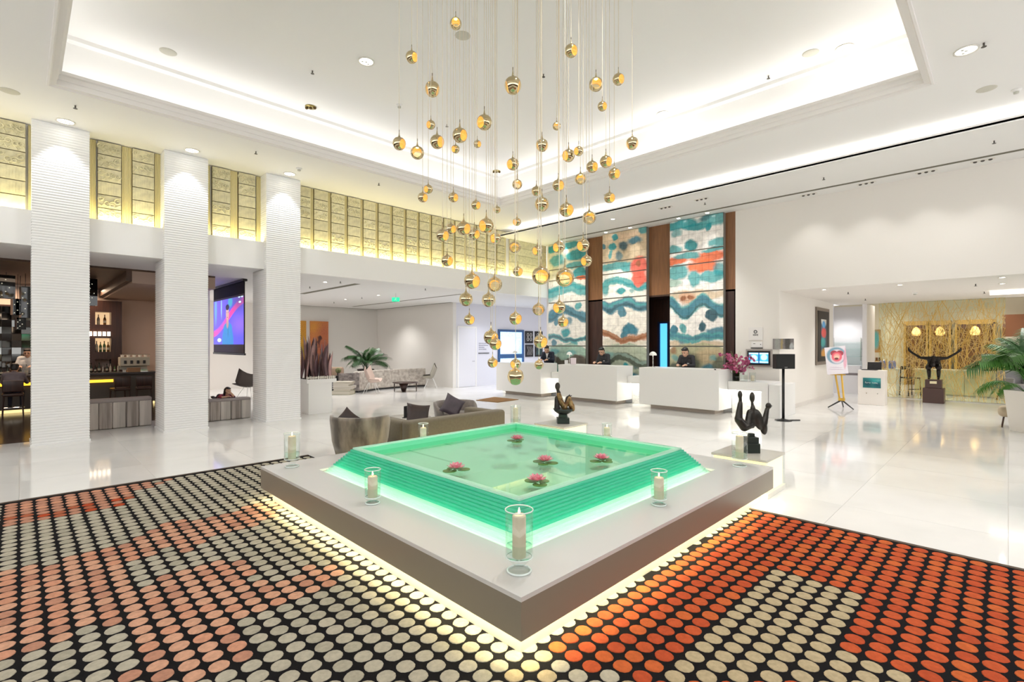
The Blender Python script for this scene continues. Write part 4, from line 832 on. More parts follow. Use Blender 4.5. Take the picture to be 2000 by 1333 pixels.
vase(12.16, 4.42, .781, .085, .24, 'square clear glass vase beside the orchids', GLASS, True)
v2 = vase(12.20, 4.24, .781, .07, .22, 'clear hurricane glass right of the orchids, with a lit candle', GLASS)
solo(MB().cyl((12.20, 4.24, .80), .04, .13, 14), 'candle', WAX, 'cream candle inside the glass right of the orchids', 'candle', (12.20, 4.24, .80), smooth=True)
# wall right: screen, signs
BEZ = M('steel_bezel', (0.42, 0.38, 0.35), 0.35, 0.5)
t = thing('wall_screen', 'wall screen with blue display in a steel frame right of the orchids', 'screen', (13.16, 4.42, 1.32))
PL(MB().xbox(-.02, .008, -.31, .31, -.22, .22), 'frame', BEZ, t); PL(MB().xbox(-.035, -.02, -.27, .27, -.18, .18), 'bezel', BLACK, t)
PL(MB().xbox(-.037, -.035, -.23, .23, -.13, .13), 'display', PAINT('blue_display', (.04, .35, .65), [(.25, .12, .5, .03, (.5, .8, 1), .3, 1), (.12, .0, .09, .08, (.55, .85, 1), .2, .9), (.36, .02, .08, .08, (.45, .75, .95), .2, .9), (.25, -.1, .3, .02, (.7, .9, 1), .3, .8), (.24, .0, .02, .2, (.01, .1, .3), .3, 1)], (13.12, 4.65, 1.32), (0, -1, 0), .8, .01, 9), t)
ACR = CLEAR('acrylic', (0.96, 0.96, 0.95), 1.3, 0.05, 0.02); INK = M('dark_ink', (0.06, 0.06, 0.06), 0.6)
t = thing('acrylic_sign', 'clear acrylic plaque with a dark round emblem above the wall screen', 'sign', (13.165, 4.50, 1.93))
PL(MB().xbox(-.012, -.004, -.17, .17, -.16, .16), 'sheet', M('plaque_white', (0.80, 0.77, 0.74), 0.2), t); PL(MB().tube([(-.014, .035*cos(a), .05+.035*sin(a)) for a in [2*pi*i/12 for i in range(13)]], .010, 5), 'emblem', INK, t)
for k in range(4): PL(MB().box((-.014, .05-.033*k, -.03), (.004, .016, .035+.01*(k % 2))), 'letter', INK, t)
t = thing('notice_holder', 'small white notice on a dark ledge directly above the wall screen', 'sign', (13.165, 4.47, 1.66))
PL(MB().xbox(-.010, -.004, -.13, .13, -.07, .07), 'sheet', M('notice_white', (0.84, 0.82, 0.80), 0.4), t); PL(MB().xbox(-.03, -.004, -.14, .14, -.10, -.08), 'ledge', INK, t)
PL(MB().box((-.011, .06, .02), (.002, .05, .012)), 'print', INK, t); PL(MB().box((-.011, -.09, 0), (.002, .02, .02)), 'print', INK, t)
solo(MB().xbox(13.135, 13.165, 3.66-.03, 4.09, 1.545, 1.80), 'wall_picture', PAINT('pic_grey', (.22, .20, .20), [(.1, 1.65, .08, .3, (.35, .36, .33), .5, .8), (.2, 1.65, .03, .3, (.45, .35, .12), .6, .7), (.33, 1.66, .07, .3, (.06, .06, .05), .4, .8), (.42, 1.62, .05, .09, (.5, .52, .52), .4, .9)], (13.14, 4.09, 0), (0, -1, 0), 0, .03, 8), 'small dark unframed landscape picture on the wall above the black speaker', 'picture', (13.15, 3.86, 1.67))
# black speaker on a stand
t = thing('speaker_stand', 'black square speaker on a slim pole with a flat round foot before the wall', 'speaker', (11.79, 3.46, 0), radians(45))
PL(MB().lathe((0, 0, 0.001), [(.17, 0), (.17, .012), (.05, .03), (.03, .05)], 20), 'foot', BLACK, t, True)
PL(MB().xbox(-.02, .02, -.36, -.12, .001, .02), 'foot_bar', BLACK, t)
PL(MB().cyl((0, 0, .03), .028, 1.12, 10), 'pole', BLACK, t, True)
bevel(PL(MB().xbox(-.10, .06, -.205, .205, 1.13, 1.45), 'cabinet', BLACK, t), .01); PL(MB().xbox(-.108, -.10, -.19, .19, 1.145, 1.435), 'grille', M('speaker_cloth', (0.02, 0.02, 0.02), 0.9), t)
PL(MB().xbox(-.112, -.108, -.03, .03, 1.16, 1.172), 'badge', M('grey_badge', (0.3, 0.3, 0.3), 0.3), t)
# floor mat
solo(MB().prism([(9.60, 11.15), (9.68, 10.30), (10.62, 10.38), (10.60, 11.42)], .001, .012), 'door_mat', M('coir_mat', (0.36, 0.19, 0.075), 0.95, bump=0.5, bscale=200), 'plain brown doormat on the marble left of the reception desks', 'mat', (10.1, 10.8, 0))
# corridor: blue window, frames, notice
w1 = struct(MB().xbox(14.2, 15.62, 15.02, 15.04, .55, 2.24), 'window_1', PAINT('window_glow', (.42, .62, .95), [(.6, 1.5, .5, .35, (.85, .92, 1), .9, .8), (1.3, 1.3, .3, .6, (.25, .5, .85), .9, .7), (.7, .75, .7, .2, (.25, .75, .95), .6, .8)], (14.2, 15.0, 0), (1, 0, 0), .95, .15, 2))
struct(MB().xbox(14.14, 14.24, 14.98, 15.03, .5, 2.3).xbox(15.58, 15.68, 14.98, 15.03, .5, 2.3).xbox(14.24, 15.58, 14.98, 15.03, 2.20, 2.3).xbox(14.24, 15.58, 14.98, 15.03, 1.08, 1.26), 'window_frame', M('blue_frame', (0.03, 0.10, 0.25), 0.4), w1)
FRB = M('art_black', (0.015, 0.012, 0.012), 0.4); FRL = M('art_line', (0.65, 0.62, 0.58), 0.5)
k = 0
for lab, xa, za, pat in (('black square picture of pale rings, upper left of the four by the blue window', 15.78, 1.72, 0), ('black square picture of dim scratches, lower left of the four', 15.80, 1.12, 1), ('black square picture, upper right of the four, half behind a pendant', 16.42, 1.72, 0), ('black square picture of upright strokes, lower right of the four', 16.42, 1.12, 2)):
    t = thing('art_print', lab, 'picture', (xa+.25, 15.03, za), 0, 'black square prints')
    PL(MB().xbox(-.25, .25, -.03, 0, 0, .54), 'board', FRB, t)
    for i in range(4):
        if pat == 0: PL(MB().tube([(-.09+.19*(i % 2)+.055*cos(a), -.032, .18+.19*(i//2)+.075*sin(a)) for a in [2*pi*j/10 for j in range(11)]], .012, 5), 'ring', FRL, t)
        else: PL(MB().tube([(-.15+.09*i, -.032, .08), (-.12+.09*i+(.05 if pat == 1 else 0), -.032, .28), (-.15+.09*i, -.032, .46)], .007, 5), 'stroke', FRL if pat == 1 else M('teal_stroke', (.1, .4, .4), .5), t)
t = thing('wall_notice', 'lines of small grey lettering on the corridor wall right of the white door', 'sign', (13.35, 15.035, 1.35), 0)
for i, (w_, z_) in enumerate(((.35, .36), (.45, .28), (.30, .20), (.40, .12))):
    m = MB(); q = -.25
    while q < w_-.25: g_ = random.uniform(.03, .07); m.box((q+g_/2, -.003, z_), (g_, .004, .035)); q += g_+.02
    o = PL(m, 'lettering', M('grey_print', (.35, .35, .42), .6), t); o['kind'] = 'stuff'
PL(MB().xbox(-.28, .3, -.02, 0, -.05, -.02), 'rule', INK, t)
# ================================================================ seating beside the pool
OLIVE = M('olive_taupe_cloth', (0.165, 0.135, 0.088), 0.85, var=0.12, scale=30, sheen=0.2)
VELV = M('crushed_velvet', (0.32, 0.265, 0.20), 0.5, var=0.75, scale=6, col2=(0.07, 0.05, 0.035), stretch=(1, 1, .35), sheen=0.5)
GVEL = M('grey_brown_velvet', (0.20, 0.165, 0.145), 0.6, var=0.3, scale=10, sheen=0.5)
DCUSH = M('dark_brown_satin', (0.040, 0.020, 0.016), 0.45, var=0.4, scale=8); PCUSH = M('purple_grey_satin', (0.085, 0.065, 0.08), 0.5, var=0.3, scale=8)
t = thing('sofa', 'olive taupe box sofa with its long back to the pool', 'sofa', (4.8, 6.3, 0))
P(MB().rbox((4.81, 6.02, .32), (1.88, .22, .50), .05, 3), 'backrest', OLIVE, t, True)
P(MB().rbox((3.97, 6.46, .31), (.20, .66, .48), .045, 3), 'armrest', OLIVE, t, True)
P(MB().rbox((5.65, 6.46, .31), (.20, .66, .48), .045, 3), 'armrest', OLIVE, t, True)
for x in (4.46, 5.16): P(MB().rbox((x, 6.47, .32), (.69, .67, .18), .05, 3), 'seat_cushion', OLIVE, t, True)
P(MB().xbox(3.95, 5.70, 6.0, 6.75, .06, .24), 'base', OLIVE, t)
for x in (3.98, 5.64):
    for y in (6.0, 6.7): P(MB().xbox(x, x+.05, y, y+.05, 0.001, .06), 'foot', DWOOD, t)
def cushion(loc, rot, s, mat, label, group='scatter cushions beside the pool'):
    rings = []; n = 20
    for i in range(9):
        u = -1+2*i/8; zt = sqrt(max(0, 1-u*u)); ring = []
        for j in range(n):
            a = 2*pi*j/n; c, d = cos(a), sin(a); k = 1/max(abs(c), abs(d)); k = 1+(k-1)*.86
            q = (1-.45*abs(u)**1.5) if abs(u) < 1 else .5
            ring.append((s*.5*c*k*(.35+.65*zt**.5 if abs(u) > .9 else 1-.06*abs(u)), u*s*.17*(1-.75*max(abs(c*k), abs(d*k))**3 if False else 1)*(1-.0*abs(c)), s*.5*d*k*(.35+.65*zt**.5 if abs(u) > .9 else 1-.06*abs(u))))
        rings.append(ring)
    mb = MB(); pts = []
    N_ = 10
    for side in (1, -1):
        g = []
        for i in range(N_+1):
            for j in range(N_+1):
                u, v = -1+2*i/N_, -1+2*j/N_
                pin = 1-.10*(1-u*u)*(abs(v)**4)-.0; pin2 = 1-.10*(1-v*v)*(abs(u)**4)
                th = ((1-u**4)*(1-v**4))**.5*.16*s
                g.append((u*.5*s*pin2, side*th, v*.5*s*pin))
        fs = [(i*(N_+1)+j, (i+1)*(N_+1)+j, (i+1)*(N_+1)+j+1, i*(N_+1)+j+1) for i in range(N_) for j in range(N_)]
        mb.add(g, fs if side < 0 else [f[::-1] for f in fs])
    o = O('cushion', mb.mesh('cushion', mat, True), None, loc, rot); tag(o, label, 'cushion', group); return o
cushion((4.24, 6.26, .585), (radians(-16), radians(9), radians(-20)), .36, DCUSH, 'dark brown satin cushion leaning inside the sofa back')
def barrel_chair(loc, rz, mat, label, r=.37, h=.70, z0=.16, legs=True):
    t = thing('armchair', label, 'armchair', loc, rz, 'velvet armchairs')
    mb = MB(); n = 28; span = radians(250)
    outer = []
    for i in range(n+1):
        a = -pi/2-span/2+span*i/n; e = min(1, (min(i, n-i))/5.0); top = h*(.80+.20*e)
        pr = [(r*.80, z0), (r*.93, z0+.2), (r*1.0, top-.05), (r*.99, top-.01), (r*.94, top), (r*.88, top-.01), (r*.84, top-.06), (r*.78, z0+.25)]
        outer.append([(q*cos(a), q*sin(a), z) for q, z in pr])
    mb.loft(outer, True, True, closed=True)
    PL(mb, 'backrest', mat, t, True)
    PL(MB().lathe((0, .02, z0), [(r*.78, 0), (r*.84, .05), (r*.84, .20), (r*.78, .26), (.01, .28)], 24), 'seat', mat, t, True)
    for a in (.7, 2.4, 3.9, 5.5): PL(MB().cyl((r*.6*cos(a), r*.6*sin(a), 0.001), .012, z0+.01, 8, .022), 'leg', DWOOD, t)
    return t
barrel_chair((3.32, 6.28, 0), radians(-40), VELV, 'crushed velvet tub armchair with its back to the carpet, left of the sofa', .40, .70)
cushion((3.20, 6.42, .63), (radians(-14), radians(40), radians(-45)), .24, DCUSH, 'dark pointed cushion just showing over the back of the velvet armchair')
barrel_chair((5.62, 7.10, 0), radians(160), GVEL, 'grey brown velvet tub armchair behind the right end of the sofa', .40, .62)
cushion((5.42, 6.93, .57), (radians(-20), radians(28), radians(-35)), .36, PCUSH, 'purple grey cushion standing on the armchair behind the sofa')
t = thing('coffee_table', 'round pale grey coffee table between the sofa and armchairs', 'table', (4.72, 7.22, 0))
PL(MB().lathe((0, 0, .39), [(.33, 0), (.36, .012), (.36, .03), (.01, .032)], 28), 'tabletop', M('pale_grey_top', (0.55, 0.53, 0.49), 0.3), t, True)
PL(MB().lathe((0, 0, 0.001), [(.2, 0), (.2, .015), (.03, .03), (.03, .39)], 20), 'pedestal', CHROME, t, True)
t = thing('menu_stand', 'small black card stand on the coffee table behind the dark cushion', 'stand', (4.62, 7.15, .4225), radians(20))
PL(MB().xbox(-.07, .01, -.005, .005, 0, .20), 'card', BLACK, t); PL(MB().xbox(.025, .075, -.005, .005, 0, .185), 'card', M('brown_card', (.12, .08, .06), .5), t); PL(MB().xbox(-.08, .09, -.03, .03, 0, .012), 'base', BLACK, t)

# plinths with bronzes -----------------------------------------------------------
GLOWP = EM('glowing_side', (1.0, 0.94, 0.60), 0.38); STONE = M('plinth_stone', (0.60, 0.57, 0.50), 0.15)
def plinth(x0_, x1_, y0_, y1_, label):
    t = thing('plinth_table', label, 'plinth', ((x0_+x1_)/2, (y0_+y1_)/2, 0), 0, 'glowing low plinths')
    P(MB().xbox(x0_, x1_, y0_, y1_, .385, .41), 'top', STONE, t)
    P(MB().xbox(x0_+.02, x1_-.02, y0_+.02, y1_-.02, .05, .385), 'glowing_body', GLOWP, t)
    for (a, c) in ((x0_, y0_), (x1_-.015, y0_), (x0_, y1_-.015), (x1_-.015, y1_-.015)): P(MB().xbox(a, a+.015, c, c+.015, .05, .385), 'corner_post', GLASS, t)
    P(MB().xbox(x0_-.01, x1_+.01, y0_-.01, y1_+.01, 0.001, .05), 'skirting', M('skirt_white', (0.8, 0.78, 0.72), 0.3), t)
plinth(5.66, 6.26, 1.82, 2.42, 'low glowing yellow plinth at the right corner of the table')
plinth(5.78, 6.38, 4.70, 5.30, 'low glowing plinth behind the far right edge of the table')
BRZ = M('dark_bronze', (0.060, 0.055, 0.048), 0.32, 0.7, var=0.35, scale=12); BRZG = M('gilded_bronze', (0.36, 0.24, 0.10), 0.4, 0.7, var=0.6, scale=18, col2=(0.12, 0.06, 0.03)); BRGN = M('green_black_bronze', (0.035, 0.045, 0.04), 0.35, 0.6)
def sculpt(name, label, loc, rz, parts, base):
    t = thing(name, label, 'sculpture', loc, rz)
    for nm, mat, pr in parts: fuse(nm, pr, [mat], .0075, t, smooth_it=2)
    for (c, d) in base: bevel(PL(MB().box(c, d), 'base', BRGN, t), .004)
    return t
V_ = lambda *a: V(a)
# right: three headed abstract seated figure; x = right as seen from the front of the lobby
fr = radians(45.1-90)
def cc(a, b, r0, r1): return ('c', V(a), V(b), r0, r1, 0)
def ee(c, r, R=None): return ('e', V(c), r, R, 0)
s2 = [cc((-.115, 0, .50), (-.115, 0, .40), .018, .02), ee((-.118, 0, .505), (.026, .026, .05)), cc((-.115, 0, .41), (-.135, 0, .22), .026, .045), cc((-.135, 0, .22), (-.07, .0, .13), .048, .05), cc((-.07, 0, .13), (0, 0, .16), .05, .045), cc((-.02, 0, .17), (.0, .01, .30), .045, .036),
      cc((.02, 0, .15), (.03, 0, .36), .035, .026), ee((.022, 0, .475), (.030, .028, .062)), cc((.022, 0, .42), (.03, 0, .33), .014, .022), ee((.085, -.015, .22), (.055, .028, .125), Matrix.Rotation(radians(-14), 3, 'Y')), ee((.15, 0, .14), (.045, .04, .10), Matrix.Rotation(radians(-10), 3, 'Y')), cc((.16, 0, .17), (.195, 0, .34), .038, .024), ee((.21, 0, .375), (.034, .026, .038)), cc((.22, 0, .37), (.255, 0, .375), .012, .005)]
sculpt('bronze_figure', 'dark bronze abstract figure with three raised heads on the right plinth', (5.97, 2.10, .4105), fr, [('figure', BRZ, [(p[0], p[1]+V((0, 0, .16)),)+p[2:] if p[0] == 'e' else (p[0], p[1]+V((0, 0, .16)), p[2]+V((0, 0, .16)))+p[3:] for p in s2])], [((.0, 0, .055), (.17, .13, .11)), ((0, 0, .145), (.15, .11, .07)), ((.01, 0, .19), (.06, .06, .06))])
b1 = [('figure', BRZ, [ee((-.085, 0, .585), (.042, .042, .062)), cc((-.085, 0, .55), (-.065, 0, .46), .026, .024), cc((-.065, 0, .48), (-.06, 0, .44), .034, .03), cc((-.10, 0, .40), (-.09, 0, .22), .03, .05), cc((.04, 0, .30), (.075, 0, .40), .02, .03), cc((.075, 0, .40), (.14, .0, .44), .024, .006), cc((.075, 0, .41), (.115, .02, .46), .014, .004)]),
      ('gilded_limbs', BRZG, [cc((-.065, -.01, .45), (-.035, -.01, .34), .04, .045), cc((-.035, -.01, .34), (.03, -.01, .24), .045, .045), cc((.03, -.01, .24), (.10, -.01, .39), .03, .035), cc((.10, -.01, .39), (.135, -.01, .28), .03, .045), cc((.135, -.01, .28), (.15, -.01, .225), .05, .042)])]
t = sculpt('bronze_figure', 'dark and gilded bronze reclining figure in a bowl on the far plinth', (6.10, 4.98, .4105), fr, b1, [((0, 0, .045), (.19, .17, .09)), ((0, 0, .115), (.13, .12, .06))])
PL(MB().lathe((.005, 0, .14), [(.06, 0), (.09, .012), (.135, .045), (.16, .09), (.15, .092), (.12, .06), (.01, .03)], 24), 'bowl', BRGN, t, True)

# ================================================================ lounge
t = thing('planter', 'tall white box planter of purple sword leaves beside the third column', 'plant', (5.13, 11.95, 0))
P(MB().xbox(4.84, 5.41, 11.66, 12.24, 0.001, .74), 'box', PAINTW, t); P(MB().xbox(4.78, 5.50, 11.60, 12.30, .74, .83), 'collar', PAINTW, t)
P(MB().xbox(4.82, 5.46, 11.64, 12.26, .80, .835), 'soil', M('soil', (0.03, 0.022, 0.016), 0.9), t)
PURP = M('purple_leaf', (0.26, 0.14, 0.15), 0.5, var=0.7, scale=5, col2=(0.06, 0.035, 0.045), stretch=(1, 1, .4), rnd=0.45); PURP2 = M('rosy_leaf', (0.52, 0.30, 0.28), 0.5, var=0.5, scale=5, stretch=(1, 1, .4), rnd=0.4)
R5 = random.Random(11)
for k in range(34):
    x, y = R5.uniform(4.86, 5.44), R5.uniform(11.68, 12.2); H_ = R5.uniform(.55, 1.05); a = R5.uniform(0, 6.28); lean = R5.uniform(.0, .20); W_ = R5.uniform(.042, .07); rows = []
    for i in range(9):
        u = i/8; wd = W_*(.6+1.3*u-1.9*u**2.6 if u < .98 else .02); wd = max(wd, .002); ang = a+u*R5.uniform(.2, .5); ox = lean*u*u*(x-5.15)*2.2+.03*sin(u*4+a); oy = lean*u*.2
        c_ = V((x+ox, y+oy, .83+H_*u)); dx, dy = cos(ang), sin(ang)
        rows.append([tuple(c_+V((-dx*wd, -dy*wd, 0))), tuple(c_+V((dy*.008, -dx*.008, 0))), tuple(c_+V((dx*wd, dy*wd, 0))), tuple(c_+V((-dy*.003, dx*.003, 0)))])
    P(MB().loft(rows, True, True), 'leaf', PURP if k % 2 else PURP2, t, True)
for k in range(16):
    x = 4.80+k*.045; P(MB().ball((x, 11.63+R5.uniform(0, .02), .865), (.02, .02, R5.uniform(.03, .05)), 7, 5), 'white_stone', M('white_stone', (0.78, 0.74, 0.66), 0.6), t)
for xa, xb, lab, bl, base in ((7.66, 8.47, 'amber yellow abstract canvas on the lounge wall, left of the pair, partly behind the column', [E_(.4, 1.8, .5, .5, (.62, .32, .02), .8), E_(.55, 1.9, .05, .35, (.06, .04, .02), .5, .8), E_(.65, 1.4, .2, .3, (.35, .25, .03), .8)], (.66, .30, .03)),
                              (8.64, 9.42, 'orange red abstract canvas on the lounge wall, right of the pair', [E_(.2, 2.4, .5, .35, (.70, .30, .05), .8), E_(.6, 2.2, .35, .5, (.50, .14, .06), .8), E_(.4, 1.95, .12, .12, (.05, .02, .02), .4), E_(.6, 1.5, .4, .4, (.34, .09, .07), .8), E_(.35, 1.75, .05, .25, (.10, .03, .03), .5)], (.62, .20, .06))):
    t = thing('canvas', lab, 'painting', ((xa+xb)/2, 20.65, 1.7), 0, 'abstract canvases on the lounge wall')
    P(MB().xbox(xa, xb, 20.64, 20.695, .75, 2.65), 'canvas_board', PAINT('abstract_paint', base, bl, (xa, 20.6, 0), (1, 0, 0), 0, .15, 4), t)
LEAFG = M('palm_green', (0.035, 0.13, 0.025), 0.45, var=0.5, scale=6, rnd=0.35); LEAFB = M('palm_bright', (0.085, 0.27, 0.035), 0.45, var=0.4, scale=6, rnd=0.35)
def frond_mesh(L_, droop, n=26, wl=.22, mat=LEAFG, lw=.014):
    mb = MB(); pts = []
    for i in range(13):
        u = i/12; pts.append(V((L_*(u*.24+.50*u*u), 0, L_*(1.08*u-(.1+droop)*u**2.6))))
    mb.tube(pts, [.009*(1-.8*i/12) for i in range(13)], 5)
    for i in range(n):
        u = .36+.64*i/(n-1); k = min(int(u*12), 11); p0 = pts[k]+(pts[k+1]-pts[k])*(u*12-k); tg = (pts[k+1]-pts[k]).normalized()
        ln = wl*(.55+.9*sin(pi*min(1, (u-.2)*1.05)))
        for s in (1, -1):
            d = (tg*.75+V((0, s, -.10))).normalized(); m1 = p0+d*ln*.5+V((0, 0, -.012)); e = p0+d*ln+V((0, 0, -.10*ln/.2)); nn = tg.cross(d).normalized().cross(d).normalized()*lw
            mb.add([p0, m1+nn, e, m1-nn], [(0, 1, 2, 3)])
    return mb.mesh('frond', mat)
def palm(t, base, specs, mats, seed):
    R = random.Random(seed); protos = [frond_mesh(1.0, d, 26, w, m) for d, w, m in mats]
    for (az, tilt, sc) in specs: O('frond', R.choice(protos), t, tuple(V(base)-V(t.location)+V((R.uniform(-.06, .06), R.uniform(-.06, .06), 0))), (0, tilt, az), (sc, sc, sc))
t = thing('potted_palm', 'leafy green areca palm behind the patterned sofa', 'plant', (9.74, 18.0, 0))
PL(MB().lathe((0, 0, 0.001), [(.22, 0), (.30, .62), (.33, .64), (.33, .69), (.29, .69), (.27, .62), (.01, .6)], 20), 'pot', M('pot_dark', (.05, .035, .03), .5), t, True)
R6 = random.Random(4)
palm(t, (9.74, 18.0, .66), [(2*pi*k/9+R6.uniform(-.2, .2), radians(R6.uniform(-22, 26)), R6.uniform(.7, 1.15)) for k in range(28)], [(.30, .26, LEAFG), (.45, .26, LEAFG), (.2, .24, LEAFG)], 3)
# patterned sofa, wire chairs, tables, books
PATT = M('brocade', (0.60, 0.55, 0.49), 0.8, var=0.55, scale=9, col2=(0.36, 0.31, 0.27)); PATD = M('brocade_dark', (0.34, 0.30, 0.28), 0.8, var=0.6, scale=9, col2=(0.12, 0.10, 0.10))
t = thing('lounge_sofa', 'long curved sofa in pale brocade in front of the lounge wall', 'sofa', (9.8, 16.4, 0))
SP = [(8.30, 15.78), (9.3, 16.28), (10.4, 16.42), (11.45, 16.30)]
def strip(pts, off0, off1, z0, z1, seg=1, top_in=0.0):
    rings = []
    for i, p in enumerate(pts):
        a = V(pts[min(i+1, len(pts)-1)])-V(pts[max(i-1, 0)]); nrm = V((-a.y, a.x)).normalized()
        q0 = V(p)+nrm*off0; q1 = V(p)+nrm*off1
        rings.append([(q0.x, q0.y, z0), (q0.x+nrm.x*top_in, q0.y+nrm.y*top_in, z1), (q1.x, q1.y, z1), (q1.x, q1.y, z0)])
    return MB().loft(rings, True, True)
bevel(P(strip(SP, 0, .26, .06, .72, 1, .05), 'backrest', PATT, t), .04, 3); bevel(P(strip(SP, .26, .68, .06, .42), 'seat', PATT, t), .04, 3); P(strip(SP, .05, .63, 0.001, .06), 'plinth', BLACK, t)
P(strip([(8.285, 15.75), (8.30, 15.775)], .0, .68, .06, .68), 'end_panel', PATD, t); P(strip([(10.0, 16.395), (10.012, 16.396)], -.006, .2, .07, .735, 1, .05), 'seam', PATD, t)
BLUSH = M('blush_shell', (0.56, 0.43, 0.37), 0.7); WIRE = M('white_wire', (0.8, 0.8, 0.78), 0.4); FELT = M('grey_felt', (0.36, 0.33, 0.27), 0.85); DIN = M('dark_lining', (0.035, 0.028, 0.02), 0.8)
def shell_chair(loc, rz, mat, lining, label):
    t = thing('shell_chair', label, 'chair', loc, rz, 'shell chairs in the lounge'); mb = MB(); m2 = MB()
    for off, q in ((0, mb), (.012, m2)):
        rows = []
        for i in range(9):
            u = i/8; row = []
            for j in range(9):
                v = -1+2*j/8
                yy = -.30+.62*u if u < .6 else .072+.13*(u-.6)/.4*1.2; zz = .40-.04*sin(u*pi*.8)+(0 if u < .5 else (u-.5)**1.5*1.05)
                row.append((v*(.34+.10*sin(u*pi*.7)), yy-.10*v*v*(u > .55), zz+.20*abs(v)**2.2*(.4+.6*u)+off))
            rows.append(row)
        q.loft(rows, False, False, closed=False)
    o = PL(mb, 'shell', mat, t, True); so = o.modifiers.new('s', 'SOLIDIFY'); so.thickness = .012
    PL(m2, 'lining', lining, t, True)
    for sx in (-1, 1):
        for sy in (-1, 1): PL(MB().tube([(sx*.10, sy*.08, .37), (sx*.27, sy*.24, 0.003)], .008, 6), 'leg', WIRE, t)
    return t
shell_chair((8.50, 15.30, 0), radians(50), BLUSH, BLUSH, 'blush shell chair on white wire legs before the patterned sofa')
shell_chair((11.16, 15.60, 0), radians(-128), FELT, DIN, 'grey felt wing shell chair with dark lining near the white door')
shell_chair((4.98, 16.4, 0), radians(-160), M('brown_shell', (.06, .042, .035), .6), DIN, 'dark brown shell chair seen between the columns under the projection screen')
t = thing('side_table', 'low dark round table with a thick tapered leg beside the wing chair', 'table', (9.68, 15.07, 0))
PL(MB().lathe((0, 0, .30), [(.42, 0), (.45, .015), (.45, .03), (.01, .03)], 28), 'tabletop', DWOOD, t, True); PL(MB().lathe((-.06, 0, 0.001), [(.07, 0), (.17, .30)], 14), 'tapered_leg', DWOOD, t, True); PL(MB().cyl((.28, -.28, 0.001), .016, .30, 8, .022), 'slim_leg', DWOOD, t)
PL(MB().cyl((-.3, .22, 0.001), .016, .30, 8, .022), 'slim_leg', DWOOD, t)
for k, (w, d, h, col, lab) in enumerate(((.62, .50, .13, (.42, .40, .28), 'thick olive grey volume at the bottom of the giant book stack'), (.58, .46, .075, (.62, .57, .48), 'cream volume second from the bottom of the giant book stack'), (.64, .46, .08, (.70, .66, .62), 'white volume in the middle of the giant book stack'), (.55, .44, .07, (.74, .70, .64), 'white volume second from top of the giant book stack'), (.62, .45, .075, (.55, .50, .42), 'beige volume on top of the giant book stack'))):
    z0 = 0.001+sum((.13, .075, .08, .07, .075)[:k])
    t = thing('book', lab, 'book', (7.68+.02*((k*7) % 3-1), 15.66, z0), fr+.06*((k*5) % 3-1), 'giant books stacked in the lounge')
    cm_ = M('book_cover_%d' % k, col, .5)
    PL(MB().xbox(-w/2, w/2, -d/2, d/2, 0, .01), 'cover', cm_, t); PL(MB().xbox(-w/2, w/2, -d/2, d/2, h-.011, h-.001), 'cover', cm_, t); PL(MB().xbox(-w/2, w/2, d/2-.012, d/2, .01, h-.011), 'spine', cm_, t); PL(MB().xbox(-w/2+.02, w/2-.02, -d/2+.012, d/2-.012, .01, h-.011), 'pages', M('page_edge', (.62, .57, .48), .8), t)
t = thing('side_table', 'small black cube table behind the giant book stack', 'table', (8.0, 16.80, 0)); PL(MB().xbox(-.2, .2, -.2, .2, .42, .56), 'tabletop', BLACK, t); PL(MB().xbox(-.15, .15, -.15, .15, 0.001, .42), 'base', BLACK, t)
t = thing('topiary_ball', 'small green ball plant on the black cube table', 'plant', (8.02, 16.78, .5605)); PL(MB().ball((0, 0, .18), .10, 14, 10), 'foliage', M('moss', (.16, .17, .07), .9, bump=.8, bscale=60), t); PL(MB().cyl((0, 0, 0), .04, .1, 10, .05), 'pot', DWOOD, t)
t = thing('tray', 'white oblong tray on a low grey bench left of the giant books', 'tray', (7.32, 16.35, .455), fr); PL(MB().xbox(-.3, .3, -.2, .2, 0, .02), 'bottom', PAINTW, t)
for a in ((-.3, .3, -.2, -.18), (-.3, .3, .18, .2), (-.3, -.28, -.18, .18), (.28, .3, -.18, .18)): PL(MB().xbox(a[0], a[1], a[2], a[3], .02, .06), 'rim', PAINTW, t)
t = thing('low_bench', 'low grey bench under the white tray in the lounge', 'bench', (7.32, 16.35, 0), fr); PL(MB().rbox((0, 0, .30), (.6, .44, .30), .05), 'seat', M('bench_grey', (.28, .27, .28), .8), t, True); PL(MB().xbox(-.26, .26, -.18, .18, 0.001, .15), 'base', BLACK, t)
t = thing('armchair', 'brown armchair with patterned cushions at the back of the lounge', 'armchair', (8.05, 17.62, 0), fr); PL(MB().rbox((0, .3, .45), (.9, .2, .75), .08), 'backrest', M('tan_cloth', (.34, .24, .17), .85), t, True); PL(MB().rbox((0, -.05, .25), (.9, .6, .3), .08), 'seat', M('tan_cloth', (.34, .24, .17), .85), t, True)
PL(MB().xbox(-.4, .4, -.3, .35, 0.001, .12), 'base', BLACK, t)
cushion((7.94, 17.60, .62), (radians(-12), 0, fr), .42, M('pattern_cushion', (.5, .42, .32), .8, var=.6, scale=14), 'patterned beige cushion on the brown lounge armchair', 'lounge cushions')
